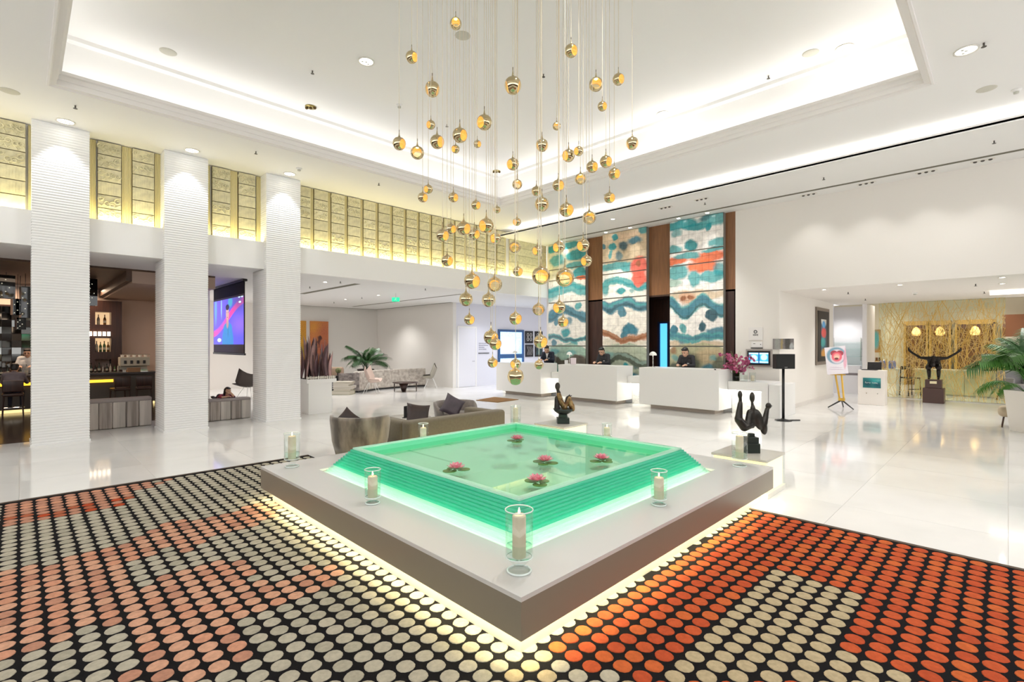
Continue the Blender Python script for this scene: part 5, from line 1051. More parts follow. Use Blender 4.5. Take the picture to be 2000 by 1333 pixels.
# exit sign hung from the lounge ceiling
t = thing('exit_sign', 'green running man exit sign hanging from the lounge ceiling', 'sign', (8.41, 13.63, 3.05), radians(45-90))
PL(MB().box((0, 0, .03), (.24, .02, .13)), 'panel', EM('exit_green', (.02, .62, .30), .9), t); PL(MB().box((0, 0, .16), (.012, .012, .135)), 'hanger', GREYM, t)
fg = MB(); fg.ball((.01, -.012, .075), (.012, .004, .012), 8, 6); fg.tube([(0, -.012, .055), (-.01, -.012, .03)], .009, 5); fg.tube([(-.01, -.012, .03), (.015, -.012, .015), (.012, -.012, -.01)], .006, 5); fg.tube([(-.01, -.012, .03), (-.03, -.012, .005), (-.05, -.012, .008)], .006, 5); fg.tube([(0, -.012, .052), (.03, -.012, .045)], .005, 5); fg.tube([(0, -.012, .052), (-.03, -.012, .05)], .005, 5)
PL(fg, 'running_figure', M('sign_white', (.85, .9, .87), .5), t)

# projection screen -----------------------------------------------------------------
t = thing('projection_screen', 'hanging projection screen showing a man in a blue shirt, between second and third columns', 'screen', (3.94, 14.65, 1.42))
PL(MB().xbox(-.01, .01, -1.35, 1.35, 0.0, 1.98), 'cloth', M('screen_border', (.015, .013, .013), .8), t)
PL(MB().xbox(-.02, .02, -1.38, 1.38, -.03, .02), 'weight_bar', BLACK, t); PL(MB().xbox(-.05, .05, -1.4, 1.4, 1.80, 1.855), 'housing', BLACK, t)
BLU = (.10, .09, .62); uu = lambda u: 2.66*u
IM = [E_(.5, .9, .9, .9, (.16, .10, .50), .9, .9), E_(2.3, 1.2, .9, .5, (.10, .07, .25), .8, .9), E_(.2, .95, .14, .45, (.12, .3, .9), .5), E_(.75, 1.0, .06, .35, (.25, .45, .9), .4), E_(2.3, .5, .7, .3, (.22, .12, .65), .8),
      E_(1.55, 1.1, .22, .16, (.05, .30, .40), .4), E_(1.32, .02, .52, .60, (.03, .20, .42), .12), E_(1.32, .42, .40, .15, (.03, .21, .43), .15), E_(1.31, .55, .11, .16, (.42, .24, .19), .2), E_(1.30, .80, .145, .20, (.52, .31, .24), .15), E_(1.30, .97, .165, .085, (.01, .01, .02), .15), E_(1.24, .83, .022, .012, (.05, .03, .03), .3), E_(1.36, .83, .022, .012, (.05, .03, .03), .3), E_(1.30, .70, .05, .014, (.25, .09, .08), .3), E_(1.35, .35, .015, .2, (.01, .05, .12), .3), E_(2.3, 1.22, .12, .07, (.6, .8, .9), .2), E_(2.52, 1.2, .1, .05, (.6, .8, .9), .2), E_(2.35, 1.05, .1, .03, (.6, .8, .9), .2), E_(.55, .1, .2, .06, (.6, .75, .9), .3)]
PL(MB().xbox(-.014, -.0105, -1.32, 1.32, .24, 1.45), 'picture', PAINT('projection', BLU, [(1.3, 2.36, 4.0, .10, (.85, .05, .24), .3, .9, (.42, 1.0, -1.33))]+[(u_, v_+1.68, a_, b_*.95, c_, e_, k_) for (u_, v_, a_, b_, c_, e_, k_) in IM], (3.94, 15.97, 0), (0, -1, 0), 1.0, .006, 5, grain=.02), t)
PL(MB().xbox(-.0125, -.0105, -1.33, 1.33, .03, .24), 'lower_border', M('screen_grey', (.20, .17, .17), .8), t); PL(MB().xbox(-.0125, -.0105, -1.33, 1.33, 1.45, 1.50), 'upper_border', M('screen_grey', (.20, .17, .17), .8), t)

# ================================================================ bar
BANQ = M('banquette_stripe', (0.52, 0.46, 0.42), 0.8, var=0.35, scale=6, col2=(0.26, 0.225, 0.20), stretch=(2.2, .2, .12)); BANQ2 = M('banquette_top', (0.32, 0.28, 0.27), 0.8)
def banquette(x0_, x1_, y_, h, label):
    t = thing('banquette', label, 'banquette', ((x0_+x1_)/2, y_+.4, 0), 0, 'striped banquettes')
    n = 5; w = (x1_-x0_)/n
    for k in range(n): P(MB().rbox((x0_+w*(k+.5), y_+.10, h*.46), (w-.004, .20, h*.90), .02), 'back_panel', BANQ if k % 2 else M('banquette_pale', (.60, .55, .50), .8, var=.3, scale=6, stretch=(2.2, .2, .12)), t, True)
    P(MB().rbox(((x0_+x1_)/2, y_+.12, h*.95), (x1_-x0_, .26, h*.14), .03), 'top_roll', BANQ2, t, True)
    P(MB().rbox(((x0_+x1_)/2, y_+.50, .20), (x1_-x0_, .58, .40), .04), 'seat', BANQ2, t, True)
banquette(.88, 1.93, 12.40, .58, 'striped grey banquette back in front of the bar, between first and second columns')
banquette(2.70, 3.72, 12.10, .46, 'striped grey banquette the child leans on, between second and third columns')
STEELD = M('dark_counter', (0.055, 0.047, 0.045), 0.3); AMBG = EM('amber_glow', (1.0, 0.50, 0.03), 1.6)
t = thing('bar_counter', 'long dark bar counter with an amber glowing strip', 'bar counter', (0, 17.1, 0))
P(MB().xbox(-4, 2.75, 16.72, 17.45, .86, .91), 'worktop', STEELD, t); P(MB().xbox(-4, 2.70, 16.90, 17.4, .08, .86), 'front', M('bar_front', (.10, .085, .07), .4), t)
P(MB().xbox(-4, 1.78, 16.86, 16.895, .66, .73), 'amber_strip', AMBG, t); P(MB().xbox(-4, 2.7, 16.93, 17.4, 0.007, .08), 'kick', EM('kick_glow', (1, .78, .35), .8), t); P(MB().xbox(-4, 1.74, 16.84, 16.86, .64, .66), 'ledge', STEELD, t)
t = thing('back_bar', 'dark wooden back bar with two lit niches of bottles', 'cabinet', (1.75, 18.3, 0))
for (a, c, e, f) in ((1.30, 1.51, 0.007, 2.9), (1.86, 2.10, 0.007, 2.9), (1.51, 1.86, 2.58, 2.9), (1.51, 1.86, 2.02, 2.22), (1.51, 1.86, 1.24, 1.45), (1.51, 1.86, 0.007, 1.0)): P(MB().xbox(a, c, 18.05, 18.48, e, f), 'panel', DWOOD, t)
for z0, z1 in ((2.22, 2.58), (1.45, 1.84)): P(MB().xbox(1.51, 1.86, 18.44, 18.48, z0, z1), 'lit_back', EM('niche_glow', (1.0, .66, .36), .55), t)
P(MB().xbox(1.51, 1.86, 18.2, 18.48, 1.84, 2.02), 'valance', DWOOD, t)
for k in range(6): P(MB().cyl((1.30+k*.10, 17.98, 1.90), .035, .12, 8), 'lamp_tube', EM('tube_glow', (1, .82, .62), 3), t)
BOT = [M('bottle_amber', (.20, .09, .02), .15), M('bottle_dark', (.02, .025, .015), .15), M('bottle_green', (.07, .14, .05), .15), M('bottle_clear', (.45, .42, .36), .1)]
bmesh_ = [MB().lathe((0, 0, 0), [(.034, 0), (.036, .01), (.036, .17), (.03, .20), (.013, .235), (.012, .30), (.014, .30), (.014, .31)], 10).mesh('bottle', m, True) for m in BOT]
LBL = MB().lathe((0, 0, .06), [(.0368, 0), (.0368, .07)], 10, False, False).mesh('bottle_label', M('label_cream', (.6, .55, .42), .6))
def bottle(x, y, z, s, m, label, group):
    o = O('bottle', bmesh_[m], None, (x, y, z), (0, 0, 0), (s, s, s)); tag(o, label, 'bottle', group); O('bottle_label', LBL, o)
for k in range(4): bottle(1.56+k*.085, 18.30, 1.4505, 1.0-.08*(k % 2), (3, 2, 2, 0)[k], ['clear', 'first green', 'second green', 'amber'][k]+' bottle from the left in the lower lit niche of the back bar', 'bottles in the lower niche')
for k in range(2): bottle(1.60+k*.14, 18.30, 2.2205, .95, 3-3*k, ('clear bottle in the upper lit niche of the back bar', 'amber bottle in the upper lit niche of the back bar')[k], 'bottles in the upper niche')
Rb = random.Random(8)
for k in range(9): bottle(1.36+k*.082, 17.28+Rb.uniform(-.05, .05), .9105, Rb.uniform(.6, .85), Rb.randrange(4), 'small bottle, %s from the left of the nine on the bar before the back bar' % ords[k], 'bottles on the bar counter')
for k in range(6): bottle(-.42+k*.11, 17.30+Rb.uniform(-.05, .05), .9105, Rb.uniform(.6, .85), Rb.randrange(4), 'small bottle, %s from the left of the six before the mirror tiles' % ords[k], 'bottles before the mirror tiles')
t = thing('espresso_machine', 'cream and chrome espresso machine at the right end of the bar', 'coffee machine', (2.27, 17.2, .9105))
bevel(PL(MB().xbox(-.33, .33, -.2, .2, .16, .40), 'body', M('machine_cream', (.62, .58, .46), .3), t), .015); PL(MB().xbox(-.28, .28, -.22, .2, 0, .06), 'drip_tray', CHROME, t); PL(MB().xbox(-.3, .3, .05, .2, .06, .16), 'column', M('machine_cream', (.62, .58, .46), .3), t)
for k in range(4): PL(MB().cyl((-.22+k*.14, -.21, .22), .03, .09, 8), 'group_head', BLACK, t)
PL(MB().tube([(-.33, -.18, .47), (.33, -.18, .47)], .008, 6), 'cup_rail', CHROME, t)
for x in (-.32, .32): PL(MB().tube([(x, -.18, .40), (x, -.18, .47)], .006, 6), 'rail_post', CHROME, t)
for k in range(5): PL(MB().cyl((-.26+k*.13, 0, .40), .035, .06, 8, .04), 'cup', PAINTW, t)
t = thing('wooden_box', 'low pale wooden box in front of the espresso machine', 'box', (2.22, 16.86, .9105)); PL(MB().xbox(-.14, .14, -.05, .05, 0, .10), 'body', M('pale_box', (.40, .22, .11), .6), t); PL(MB().xbox(-.15, .15, -.06, .06, .10, .115), 'lid', M('pale_box', (.40, .22, .11), .6), t)
def stool(x, y, rz, label):
    t = thing('bar_stool', label, 'stool', (x, y, .0065), rz, 'dark bar stools')
    PL(MB().rbox((0, 0, .50), (.36, .36, .07), .025), 'seat', DWOOD, t, True); PL(MB().rbox((0, -.17, .70), (.35, .035, .26), .015), 'backrest', DWOOD, t, True)
    for sx in (-1, 1):
        for sy in (-1, 1): PL(MB().tube([(sx*.15, sy*.15, .48), (sx*.17, sy*.17, 0)], [.018, .014], 6), 'leg', DWOOD, t)
        PL(MB().tube([(sx*.15, -.16, .5), (sx*.15, -.17, .62)], .014, 6), 'back_post', DWOOD, t)
    PL(MB().tube([(-.16, .16, .18), (.16, .16, .18)], .012, 6), 'foot_rail', CHROME, t)
stool(-.10, 16.15, 0, 'dark bar stool the seated guest uses, left of the first column'); stool(1.85, 16.2, .2, 'dark bar stool under the counter, left of the two right of the first column'); stool(2.35, 16.2, -.1, 'dark bar stool under the counter, right of the two beside the second column')
sit = dict(hip=(0, -.02, .60), chest=(0, .06, .84), neck=(0, .12, 1.00), head=(.0, .20, 1.09))
for k, q in ((-1, 'L'), (1, 'R')):
    sit['sh'+q] = (.145*k, .08, .955); sit['el'+q] = (.20*k, .24, .76); sit['wr'+q] = (.12*k, .44, .80); sit['kn'+q] = (.10*k, .38, .58); sit['an'+q] = (.10*k, .34, .22); sit['to'+q] = (.11*k, .47, .17)
person('guest with black hair and grey shirt seated at the bar, back to the lobby', (-.10, 16.12, .0065), radians(-8), sit, .92, GREYS, DENIM, hr=radians(18), badge=False)
bs = desk_pose(.04, .02, .98); person('barman in white jacket standing behind the bar counter', (.17, 17.85, .0065), radians(170), bs, .92, SHIRT, BLACK, hr=radians(12), badge=False)
ch = dict(hip=(0, .52, .42), chest=(0, .24, .47), neck=(0, .10, .52), head=(-.02, .03, .62))
for k, q in ((-1, 'L'), (1, 'R')):
    ch['sh'+q] = (.10*k, .12, .50); ch['el'+q] = (.13*k, -.02, .485); ch['wr'+q] = (.05*k, -.01, .60) if k < 0 else (.03, -.04, .50); ch['kn'+q] = (.07*k, .78, .40); ch['an'+q] = (.07*k, 1.02, .42); ch['to'+q] = (.08*k, 1.12, .41)
person('child in red plaid shirt leaning on the banquette with head on hand', (3.28, 12.26, 0), radians(178), {k: (v[0], -v[1], v[2]) for k, v in ch.items()}, .66, REDT, DENIM, hr=radians(12), hyaw=radians(30), badge=False, long_hair=True, voxel=.008, arm_skin=True)
MIR = M('mirror_tile', (0.26, 0.26, 0.25), 0.06, 1.0, rnd=.6)
t = thing('mirror_wall', 'wall of small tilted mirror tiles behind the bar', 'mirror', (-.1, 18.45, .95)); mt_ = MB().xbox(-.086, .086, -.012, .0, -.086, .086).mesh('mirror_tile', MIR)
for i in range(9):
    for j in range(9): O('mirror_tile', mt_, t, (-.95+i*.18+.1, -.02, .18+j*.18), (radians(Rb.uniform(-7, 7)), 0, radians(Rb.uniform(-7, 7))))
O('backing', MB().xbox(-1.0, .75, .0, .04, 0, 1.75).mesh('backing', DWOOD), t)
LGL = CLEAR('smoked_glass', (0.06, 0.065, 0.065), 1.45, 0.03, .03); BUL = EM('lantern_bulb', (1, .88, .66), 8)
for (x, y, z0, z1, w, lab) in ((-.20, 15.4, 2.66, 3.16, .24, 'largest black glass lantern at the far left edge, highest of the cluster'), (-.02, 15.7, 2.32, 2.68, .20, 'black glass lantern below and right of the largest one'), (.10, 15.4, 2.25, 2.94, .17, 'tall black glass lantern beside the first column'), (.02, 16.0, 2.00, 2.27, .16, 'small black glass lantern lowest of the left cluster'), (1.23, 15.4, 2.58, 3.22, .16, 'black glass lantern just right of the first column')):
    t = thing('lantern', lab, 'lantern', (x, y, z0), .2, 'black glass lanterns in the bar'); h = z1-z0
    PL(MB().xbox(-w/2, w/2, -w/2, w/2, 0, h), 'glass', LGL, t); PL(MB().xbox(-w/2+.03, w/2-.03, -w/2+.03, w/2-.03, .02, h-.02), 'core', BLACK, t)
    if 3.24-z1 > .02: PL(MB().cyl((0, 0, h), .006, 3.235-z1, 6), 'cord', BLACK, t)
    for k in range(5): PL(MB().ball((-w*.36+w*.24*(k % 3), -w/2+.012, h*(.12+.17*k)), .011, 6, 5), 'bulb', BUL, t)
# ================================================================ alcove, shop and cafe on the right
t = thing('framed_picture', 'tall narrow picture in a dark frame on the alcove wall, red and blue figure', 'picture', (17.05, 3.945, 1.06))
PL(MB().xbox(-.72, .72, -.035, 0, 0, 1.69), 'frame', M('frame_grey_brown', (.20, .16, .13), .4), t); PL(MB().xbox(-.62, .62, -.045, -.035, .10, 1.59), 'mount', M('mount_black', (.012, .010, .010), .5), t)
PL(MB().xbox(-.30, .30, -.05, -.045, .25, 1.35), 'picture', PAINT('figure_picture', (.03, .08, .12), [E_(.3, 1.1, .35, .22, (.6, .58, .52), .2), E_(.3, .95, .2, .12, (.04, .25, .5), .3), E_(.3, .70, .3, .16, (.5, .05, .04), .3), E_(.2, .42, .3, .16, (.03, .25, .25), .3), E_(.3, .08, .35, .15, (.6, .28, .05), .4)], (16.75, 3.9, 1.31), (1, 0, 0), 0, .06, 4), t)
AR = radians(45.1-90)
AW = radians(-90)
t = thing('easel', 'gold easel on a black three legged foot holding a pink heart shaped poster', 'easel', (15.11, 3.05, 0), AW)
lx = lambda z: -.13*(z-.24)
for s in (-1, 1): PL(MB().tube([(s*.045, 0, .24), (s*.07+lx(.92), .06, .92), (s*.08+lx(1.3), .10, 1.30)], .024, 6), 'post', M('gold_post', (.62, .38, .07), .3, .7), t)
PL(MB().xbox(-.07, .07, -.04, .04, .20, .27), 'hub', M('gold_post', (.62, .38, .07), .3, .7), t)
for a in (radians(205), radians(335), radians(95)): PL(MB().tube([(0, 0, .22), (.31*cos(a), .31*sin(a), .012)], [.022, .014], 6), 'leg', BLACK, t)
PL(MB().xbox(-.17+lx(.87), .17+lx(.87), -.03, .0, .86, .885), 'ledge', M('gold_post', (.62, .38, .07), .3, .7), t)
t = thing('poster', 'white poster with pink heart shaped swirl in a blue ring on the easel', 'poster', (15.075, 3.13, .89), AW); t.rotation_euler = (0, radians(-7), AW)
PS = [(u*.87, v, a*.87, b, c, e*.5, k) for (u, v, a, b, c, e, k) in [E_(.27, .48, .26, .23, (.16, .32, .42), .25), E_(.29, .46, .19, .19, (.74, .62, .68), .2), E_(.50, .42, .05, .3, (.75, .35, .45), .5, .8), E_(.21, .54, .095, .075, (.35, .03, .05), .2), E_(.36, .54, .095, .075, (.35, .03, .05), .2), E_(.285, .45, .14, .13, (.80, .12, .17), .25), E_(.285, .46, .09, .08, (.85, .36, .34), .4), E_(.285, .43, .07, .06, (.84, .55, .42), .4), E_(.28, .40, .055, .03, (.16, .03, .04), .3), E_(.27, .12, .22, .012, (.56, .46, .56), .4, .7), E_(.27, .17, .18, .012, (.56, .46, .56), .4, .7)]]
PL(MB().xbox(-.235, .235, -.0, .012, 0, .72, Matrix.Rotation(radians(-6), 4, 'X')), 'board', PAINT('poster_print', (.76, .72, .77), PS, (15.075, 3.13+.28, .89), (0, -1, 0), 0, .008, 6, grain=.015), t)
t = thing('podium', 'square white podium with a teal sign on its front, left of the gold lattice', 'podium', (16.77, 2.66, 0), AW)
bevel(PL(MB().xbox(-.30, .30, -.22, .22, 0.001, .95), 'body', M('podium_white', (.80, .75, .70), .4), t), .005)
PL(MB().xbox(-.18, .22, -.235, -.221, .47, .74), 'sign_plate', PAINT('teal_sign', (.01, .17, .18), [E_(.25, .2, .18, .1, (.03, .36, .36), .8), E_(.1, .12, .12, .12, (.0, .06, .08), .8), E_(.33, .08, .1, .08, (.0, .07, .1), .8), E_(.35, .22, .08, .04, (.12, .42, .42), .8)], (16.5, 2.84, .47), (0, -1, 0), 0, .05, 6), t)
m = MB(); Rs = random.Random(3); x = -.13
for w in range(2):
    pts = []
    for k in range(14): pts.append((x, -.238, .605+.018*sin(k*2.2+w)+(.02 if k in (1, 8) else 0))); x += .0095
    m.tube(pts, .004, 4); x += .02
PL(m, 'script_lettering', M('pale_script', (.72, .78, .78), .4), t)
for xx in (-.10, .15): PL(MB().tube([(xx, -.222, .32), (xx, -.24, .32)], .012, 8), 'fixing', CHROME, t)
t = thing('laptop', 'open black laptop on the white podium', 'laptop', (16.77, 2.66, .951), AW); PL(MB().xbox(-.22, .12, -.2, .06, 0, .018), 'base', BLACK, t); PL(MB().xbox(-.13, .19, -.0, .012, .012, .22, Matrix.Translation((0, .07, 0)) @ Matrix.Rotation(radians(-12), 4, 'X')), 'lid', BLACK, t)
# shop niche
SHW = M('shop_white', (.82, .80, .80), .5)
struct(MB().xbox(20.7, 20.8, 3.35, 5.2, 0, 3.0).xbox(19.35, 20.7, 3.22, 3.34, 0, 2.97).xbox(18.5, 20.8, 5.1, 5.2, 0, 3.0), 'wall_shop', SHW)
t = thing('shop_counter', 'white shop cabinet with glass shelves behind the easel', 'cabinet', (20.2, 4.1, 0))
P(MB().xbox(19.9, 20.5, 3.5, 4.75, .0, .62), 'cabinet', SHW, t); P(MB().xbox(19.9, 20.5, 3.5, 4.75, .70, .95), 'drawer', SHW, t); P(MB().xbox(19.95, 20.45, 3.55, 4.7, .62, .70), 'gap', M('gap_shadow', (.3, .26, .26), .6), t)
for z_ in (1.25, 1.5, 1.72): P(MB().xbox(20.3, 20.68, 3.45, 4.7, z_, z_+.012), 'glass_shelf', CLEAR('shelf_glass', (.80, .88, .87), 1.45, .02, .05), t)
for y_ in (3.6, 4.4): P(MB().xbox(20.66, 20.69, y_, y_+.025, 1.1, 1.9), 'bracket', GREYM, t)
# gold lattice on glass
t = thing('lattice_screen', 'tall glass screen crossed by a web of thin gold rods behind the bronze titan', 'screen', (19.3, 1.4, 0))
for a, c in ((.05, 1.0), (1.005, 1.95), (1.955, 2.9)): P(MB().xbox(19.30, 19.312, a, c, .02, 2.965), 'glass_pane', CLEAR('lattice_glass', (.93, .96, .90), 1.35, .02), t)
P(MB().xbox(19.27, 19.35, .03, 2.92, 0.001, .02), 'rail', CHROME, t)
GRD = M('gold_rod', (.70, .46, .10), .35, .35); GRD2 = M('pale_gold_rod', (.78, .60, .28), .35, .35); Rl = random.Random(21)
for mat, cnt_, k_ in ((GRD, 260, .5), (GRD2, 210, 1.4)):
    m = MB()
    for i in range(cnt_):
        y_, z_ = Rl.uniform(.06, 2.89), Rl.uniform(.1, 2.85)
        if i % 3 == 0: z_ = Rl.uniform(1.0, 2.9)
        a = pi/2+Rl.gauss(0, k_*.5); L_ = Rl.uniform(.5, 2.2); p0 = [y_-cos(a)*L_/2, z_-sin(a)*L_/2]; p1 = [y_+cos(a)*L_/2, z_+sin(a)*L_/2]
        def clip(p, q):
            for ax_, lo, hi in ((0, .06, 2.89), (1, .03, 2.96)):
                for lim, s in ((lo, 1), (hi, -1)):
                    if (p[ax_]-lim)*s < 0 and q[ax_] != p[ax_]: u = (lim-p[ax_])/(q[ax_]-p[ax_]); p = [p[0]+(q[0]-p[0])*u, p[1]+(q[1]-p[1])*u]
            return p
        p0, p1 = clip(p0, p1), clip(p1, p0); xo = Rl.uniform(19.275, 19.295)
        m.tube([(xo, p0[0], p0[1]), (xo, p1[0], p1[1])], .0042, 4)
    o = P(m, 'gold_rods', mat, t); o['kind'] = 'stuff'
# bronze titan
BRT = M('titan_bronze', (.016, .012, .010), .4, .5)
t = thing('bronze_titan', 'bronze stooping muscular man with arms spread wide on a stepped dark plinth', 'sculpture', (18.50, 1.50, 0), AW)
PLN = M('titan_plinth', (.060, .026, .020), .35)
bevel(PL(MB().xbox(-.23, .23, -.23, .23, 0.001, .42), 'plinth_step', PLN, t), .006); bevel(PL(MB().xbox(-.18, .18, -.18, .18, .42, .66), 'plinth_step', PLN, t), .006); PL(MB().xbox(-.075, .075, -.188, -.18, .55, .62), 'brass_plate', M('brass_plate', (.70, .62, .40), .35, .4), t)
ti = [cc((-.14, -.02, .70), (-.14, -.14, .69), .04, .03), cc((.14, -.02, .70), (.14, -.14, .69), .04, .03)]
for s in (-1, 1):
    ti += [cc((s*.14, 0, .72), (s*.145, -.05, .90), .042, .06), cc((s*.145, -.05, .90), (s*.155, -.12, 1.0), .055, .065), cc((s*.155, -.12, 1.0), (s*.09, .10, 1.12), .085, .095), cc((s*.07, .02, 1.14), (s*.12, -.10, 1.25), .10, .085), cc((s*.14, -.10, 1.26), (s*.40, -.08, 1.28), .065, .042), cc((s*.40, -.08, 1.28), (s*.66, -.04, 1.42), .042, .034), cc((s*.66, -.04, 1.42), (s*.76, -.03, 1.50), .034, .040)]
    for k in range(4): ti.append(cc((s*.76, -.05+.02*k, 1.50), (s*(.79-.01*k), -.06+.025*k, 1.57), .016, .012))
    ti.append(cc((s*.73, -.06, 1.48), (s*.70, -.08, 1.53), .014, .011))
ti += [cc((0, .04, 1.14), (0, -.08, 1.26), .12, .10), cc((0, -.14, 1.24), (0, -.20, 1.15), .055, .05), ee((0, -.22, 1.09), (.062, .072, .085)), cc((0, -.285, 1.09), (0, -.30, 1.06), .014, .01)]
ti = [(p[0], V((p[1].x*.73, p[1].y*.85, p[1].z)), V((p[2].x*.73, p[2].y*.85, p[2].z)), p[3]*.86, p[4]*.86, 0) if p[0] == 'c' else (p[0], V((p[1].x*.73, p[1].y*.85, p[1].z)), tuple(q*.86 for q in p[2]), p[3], 0) for p in ti]
fuse('figure', ti, [BRT], .011, t, smooth_it=2)
# palm and chairs at the right edge
t = thing('potted_palm', 'bright green areca palm in a tall white tapered planter at the right edge', 'plant', (13.50, -.30, 0))
PL(MB().loft([[(sx*w, sy*w, z) for sx, sy in ((-1, -1), (1, -1), (1, 1), (-1, 1))] for w, z in ((.20, 0.001), (.26, .78), (.24, .78), (.23, .70))], True, True, RZ((0, 0, 0), AR)), 'planter', M('planter_white', (.80, .75, .69), .4), t)
PL(MB().loft([[(sx*w, sy*w, z) for sx, sy in ((-1, -1), (1, -1), (1, 1), (-1, 1))] for w, z in ((.232, .70), (.232, .72))], True, True, RZ((0, 0, 0), AR)), 'soil', M('soil', (.03, .022, .016), .9), t)
R7 = random.Random(9)
palm(t, (13.50, -.30, .70), [(2*pi*k/11+R7.uniform(-.15, .15), radians(R7.uniform(-34, 30)), R7.uniform(.7, 1.45)) for k in range(34)], [(.42, .20, LEAFB), (.55, .22, LEAFB), (.30, .20, LEAFG)], 5)
t = thing('ottoman', 'small round beige stool with a dark leg beside the right planter', 'stool', (14.10, -.10, 0)); PL(MB().rbox((0, 0, .31), (.5, .5, .20), .09, 4), 'seat', M('beige_suede', (.52, .42, .30), .85), t, True)
for sx in (-1, 1):
    for sy in (-1, 1): PL(MB().tube([(sx*.16, sy*.16, .22), (sx*.19, sy*.19, 0.002)], .014, 6), 'leg', DWOOD, t)
GRT = M('grey_tub', (.24, .24, .25), .8)
t = thing('armchair', 'grey armchair with dark splayed legs past the right end of the gold lattice', 'armchair', (20.7, -.15, 0), AR)
PL(MB().rbox((0, .2, .62), (.7, .14, .55), .06), 'backrest', GRT, t, True); PL(MB().rbox((0, -.05, .42), (.7, .55, .16), .05), 'seat', GRT, t, True)
for sx in (-1, 1): PL(MB().rbox((sx*.33, -.05, .52), (.08, .5, .34), .035), 'armrest', GRT, t, True)
for sx in (-1, 1):
    for sy in (-1, 1): PL(MB().tube([(sx*.25, sy*.2, .36), (sx*.31, sy*.26, 0.002)], [.022, .014], 6), 'leg', DWOOD, t)
# cafe behind the lattice
CREAM = M('cafe_cream', (.76, .73, .64), .6); CBR = M('cafe_brown', (.20, .085, .03), .5, var=.4, scale=4); GLD = M('cafe_gold', (.50, .30, .08), .45, .3)
struct(MB().xbox(26.5, 26.6, -5, 5.2, 0, 3.9).xbox(19.6, 26.6, 5.1, 5.2, 0, 3.9).xbox(19.6, 26.6, -5.1, -5, 0, 3.9), 'wall_cafe', CREAM)
struct(MB().xbox(19.6, 26.6, -5, 5.2, 3.8, 3.9), 'ceiling', CREAM)
struct(MB().xbox(19.52, 19.6, -5, 5.2, ALCZ, 3.9), 'wall_cafe_header', PAINTW)
m = MB(); pr_ = [(20.2+3.6*(1-cos(a)), .2-3.4*sin(a)) for a in [pi*.5*i/12 for i in range(13)]]
m.prism([(x, y) for x, y in pr_]+[(x+.12, y-.5) for x, y in reversed(pr_)], 3.25, 3.45); struct(m, 'trim_9', M('cafe_cove', (.80, .75, .64), .6))
struct(MB().xbox(16.75, 16.9, -5, .32, 2.87, 2.965), 'trim_10', EM('cafe_cove_glow', (1, .95, .84), 1.6))
struct(MB().xbox(25.4, 25.6, -5, .15, 1.95, 2.75), 'trim_11', M('brown_band', (.24, .10, .05), .5))
for k, (ya, yb) in enumerate(((2.35, 3.0), (1.66, 2.20), (.40, 1.42))):
    t = thing('cafe_niche', ('dark brown niche with a glowing pendant, leftmost behind the gold lattice', 'dark brown niche with a glowing pendant, middle one behind the gold lattice', 'widest brown niche with a glowing pendant, rightmost behind the gold lattice')[k], 'niche', (26.0, (ya+yb)/2, 0), 0, 'niches behind the lattice')
    P(MB().xbox(26.3, 26.48, ya, yb, 0, 2.45), 'back', CBR, t); P(MB().xbox(26.0, 26.3, ya-.06, ya, 0, 2.5), 'jamb', GLD, t); P(MB().xbox(26.0, 26.3, yb, yb+.06, 0, 2.5), 'jamb', GLD, t); P(MB().xbox(26.0, 26.48, ya-.06, yb+.06, 2.45, 2.62), 'lintel', GLD, t)
    P(MB().lathe((26.1, (ya+yb)/2, 2.02), [(.02, .36), (.10, .30), (.16, .14), (.12, .02), (.05, 0)], 12), 'pendant', EM('cafe_lamp', (1, .62, .22), 1.3), t, True)
t = thing('cafe_counter', 'pale glowing counter with dark top behind the gold lattice', 'counter', (21.5, 1.0, 0))
for k in range(4): P(MB().xbox(21.3, 21.36, -.25+k*.62, .36+k*.62, .04, .80), 'front_panel', M('onyx_panel', (.72, .70, .44), .3, var=.25, scale=3), t)
P(MB().xbox(21.37, 21.9, -.25, 2.23, 0, .80), 'carcass', CREAM, t); P(MB().xbox(21.25, 21.95, -.3, 2.3, .80, .84), 'worktop', M('worktop_pale', (.7, .66, .52), .3), t)
t = thing('serving_tray', 'long dark hot plate on the cafe counter, right of the bronze titan', 'tray', (21.5, .55, .8405)); PL(MB().xbox(-.2, .2, -.75, .35, 0, .10), 'body', BLACK, t); PL(MB().lathe((0, -.15, .10), [(.28, 0), (.32, .10), (.26, .26), (.05, .30)], 18), 'pan', M('dark_pan', (.02, .045, .05), .3), t, True)
for k, (y_, lab) in enumerate(((2.99, 'clear jar of blue sweets on the small table, left one of two'), (2.73, 'clear jar of blue sweets on the small table, right one of two'))):
    t = thing('jar', lab, 'jar', (20.6, y_, .861), 0, 'jars of blue sweets'); PL(MB().lathe((0, 0, 0), [(.08, 0), (.10, .02), (.10, .22), (.07, .26)], 14), 'body', M('blue_jar', (.18, .25, .62), .3), t, True); PL(MB().cyl((0, 0, .26), .06, .03, 12), 'lid', CHROME, t)
t = thing('jar_table', 'narrow white table carrying the blue jars behind the gold lattice', 'table', (20.6, 2.85, 0)); PL(MB().xbox(-.2, .2, -.3, .3, .82, .86), 'tabletop', PAINTW, t)
for sx in (-1, 1):
    for sy in (-1, 1): PL(MB().xbox(sx*.17-.02, sx*.17+.02, sy*.27-.02, sy*.27+.02, 0.001, .82), 'leg', PAINTW, t)
t = thing('bar_chair', 'thin dark metal bar chair behind the gold lattice, left of the bronze titan', 'chair', (20.5, 2.25, 0), AR)
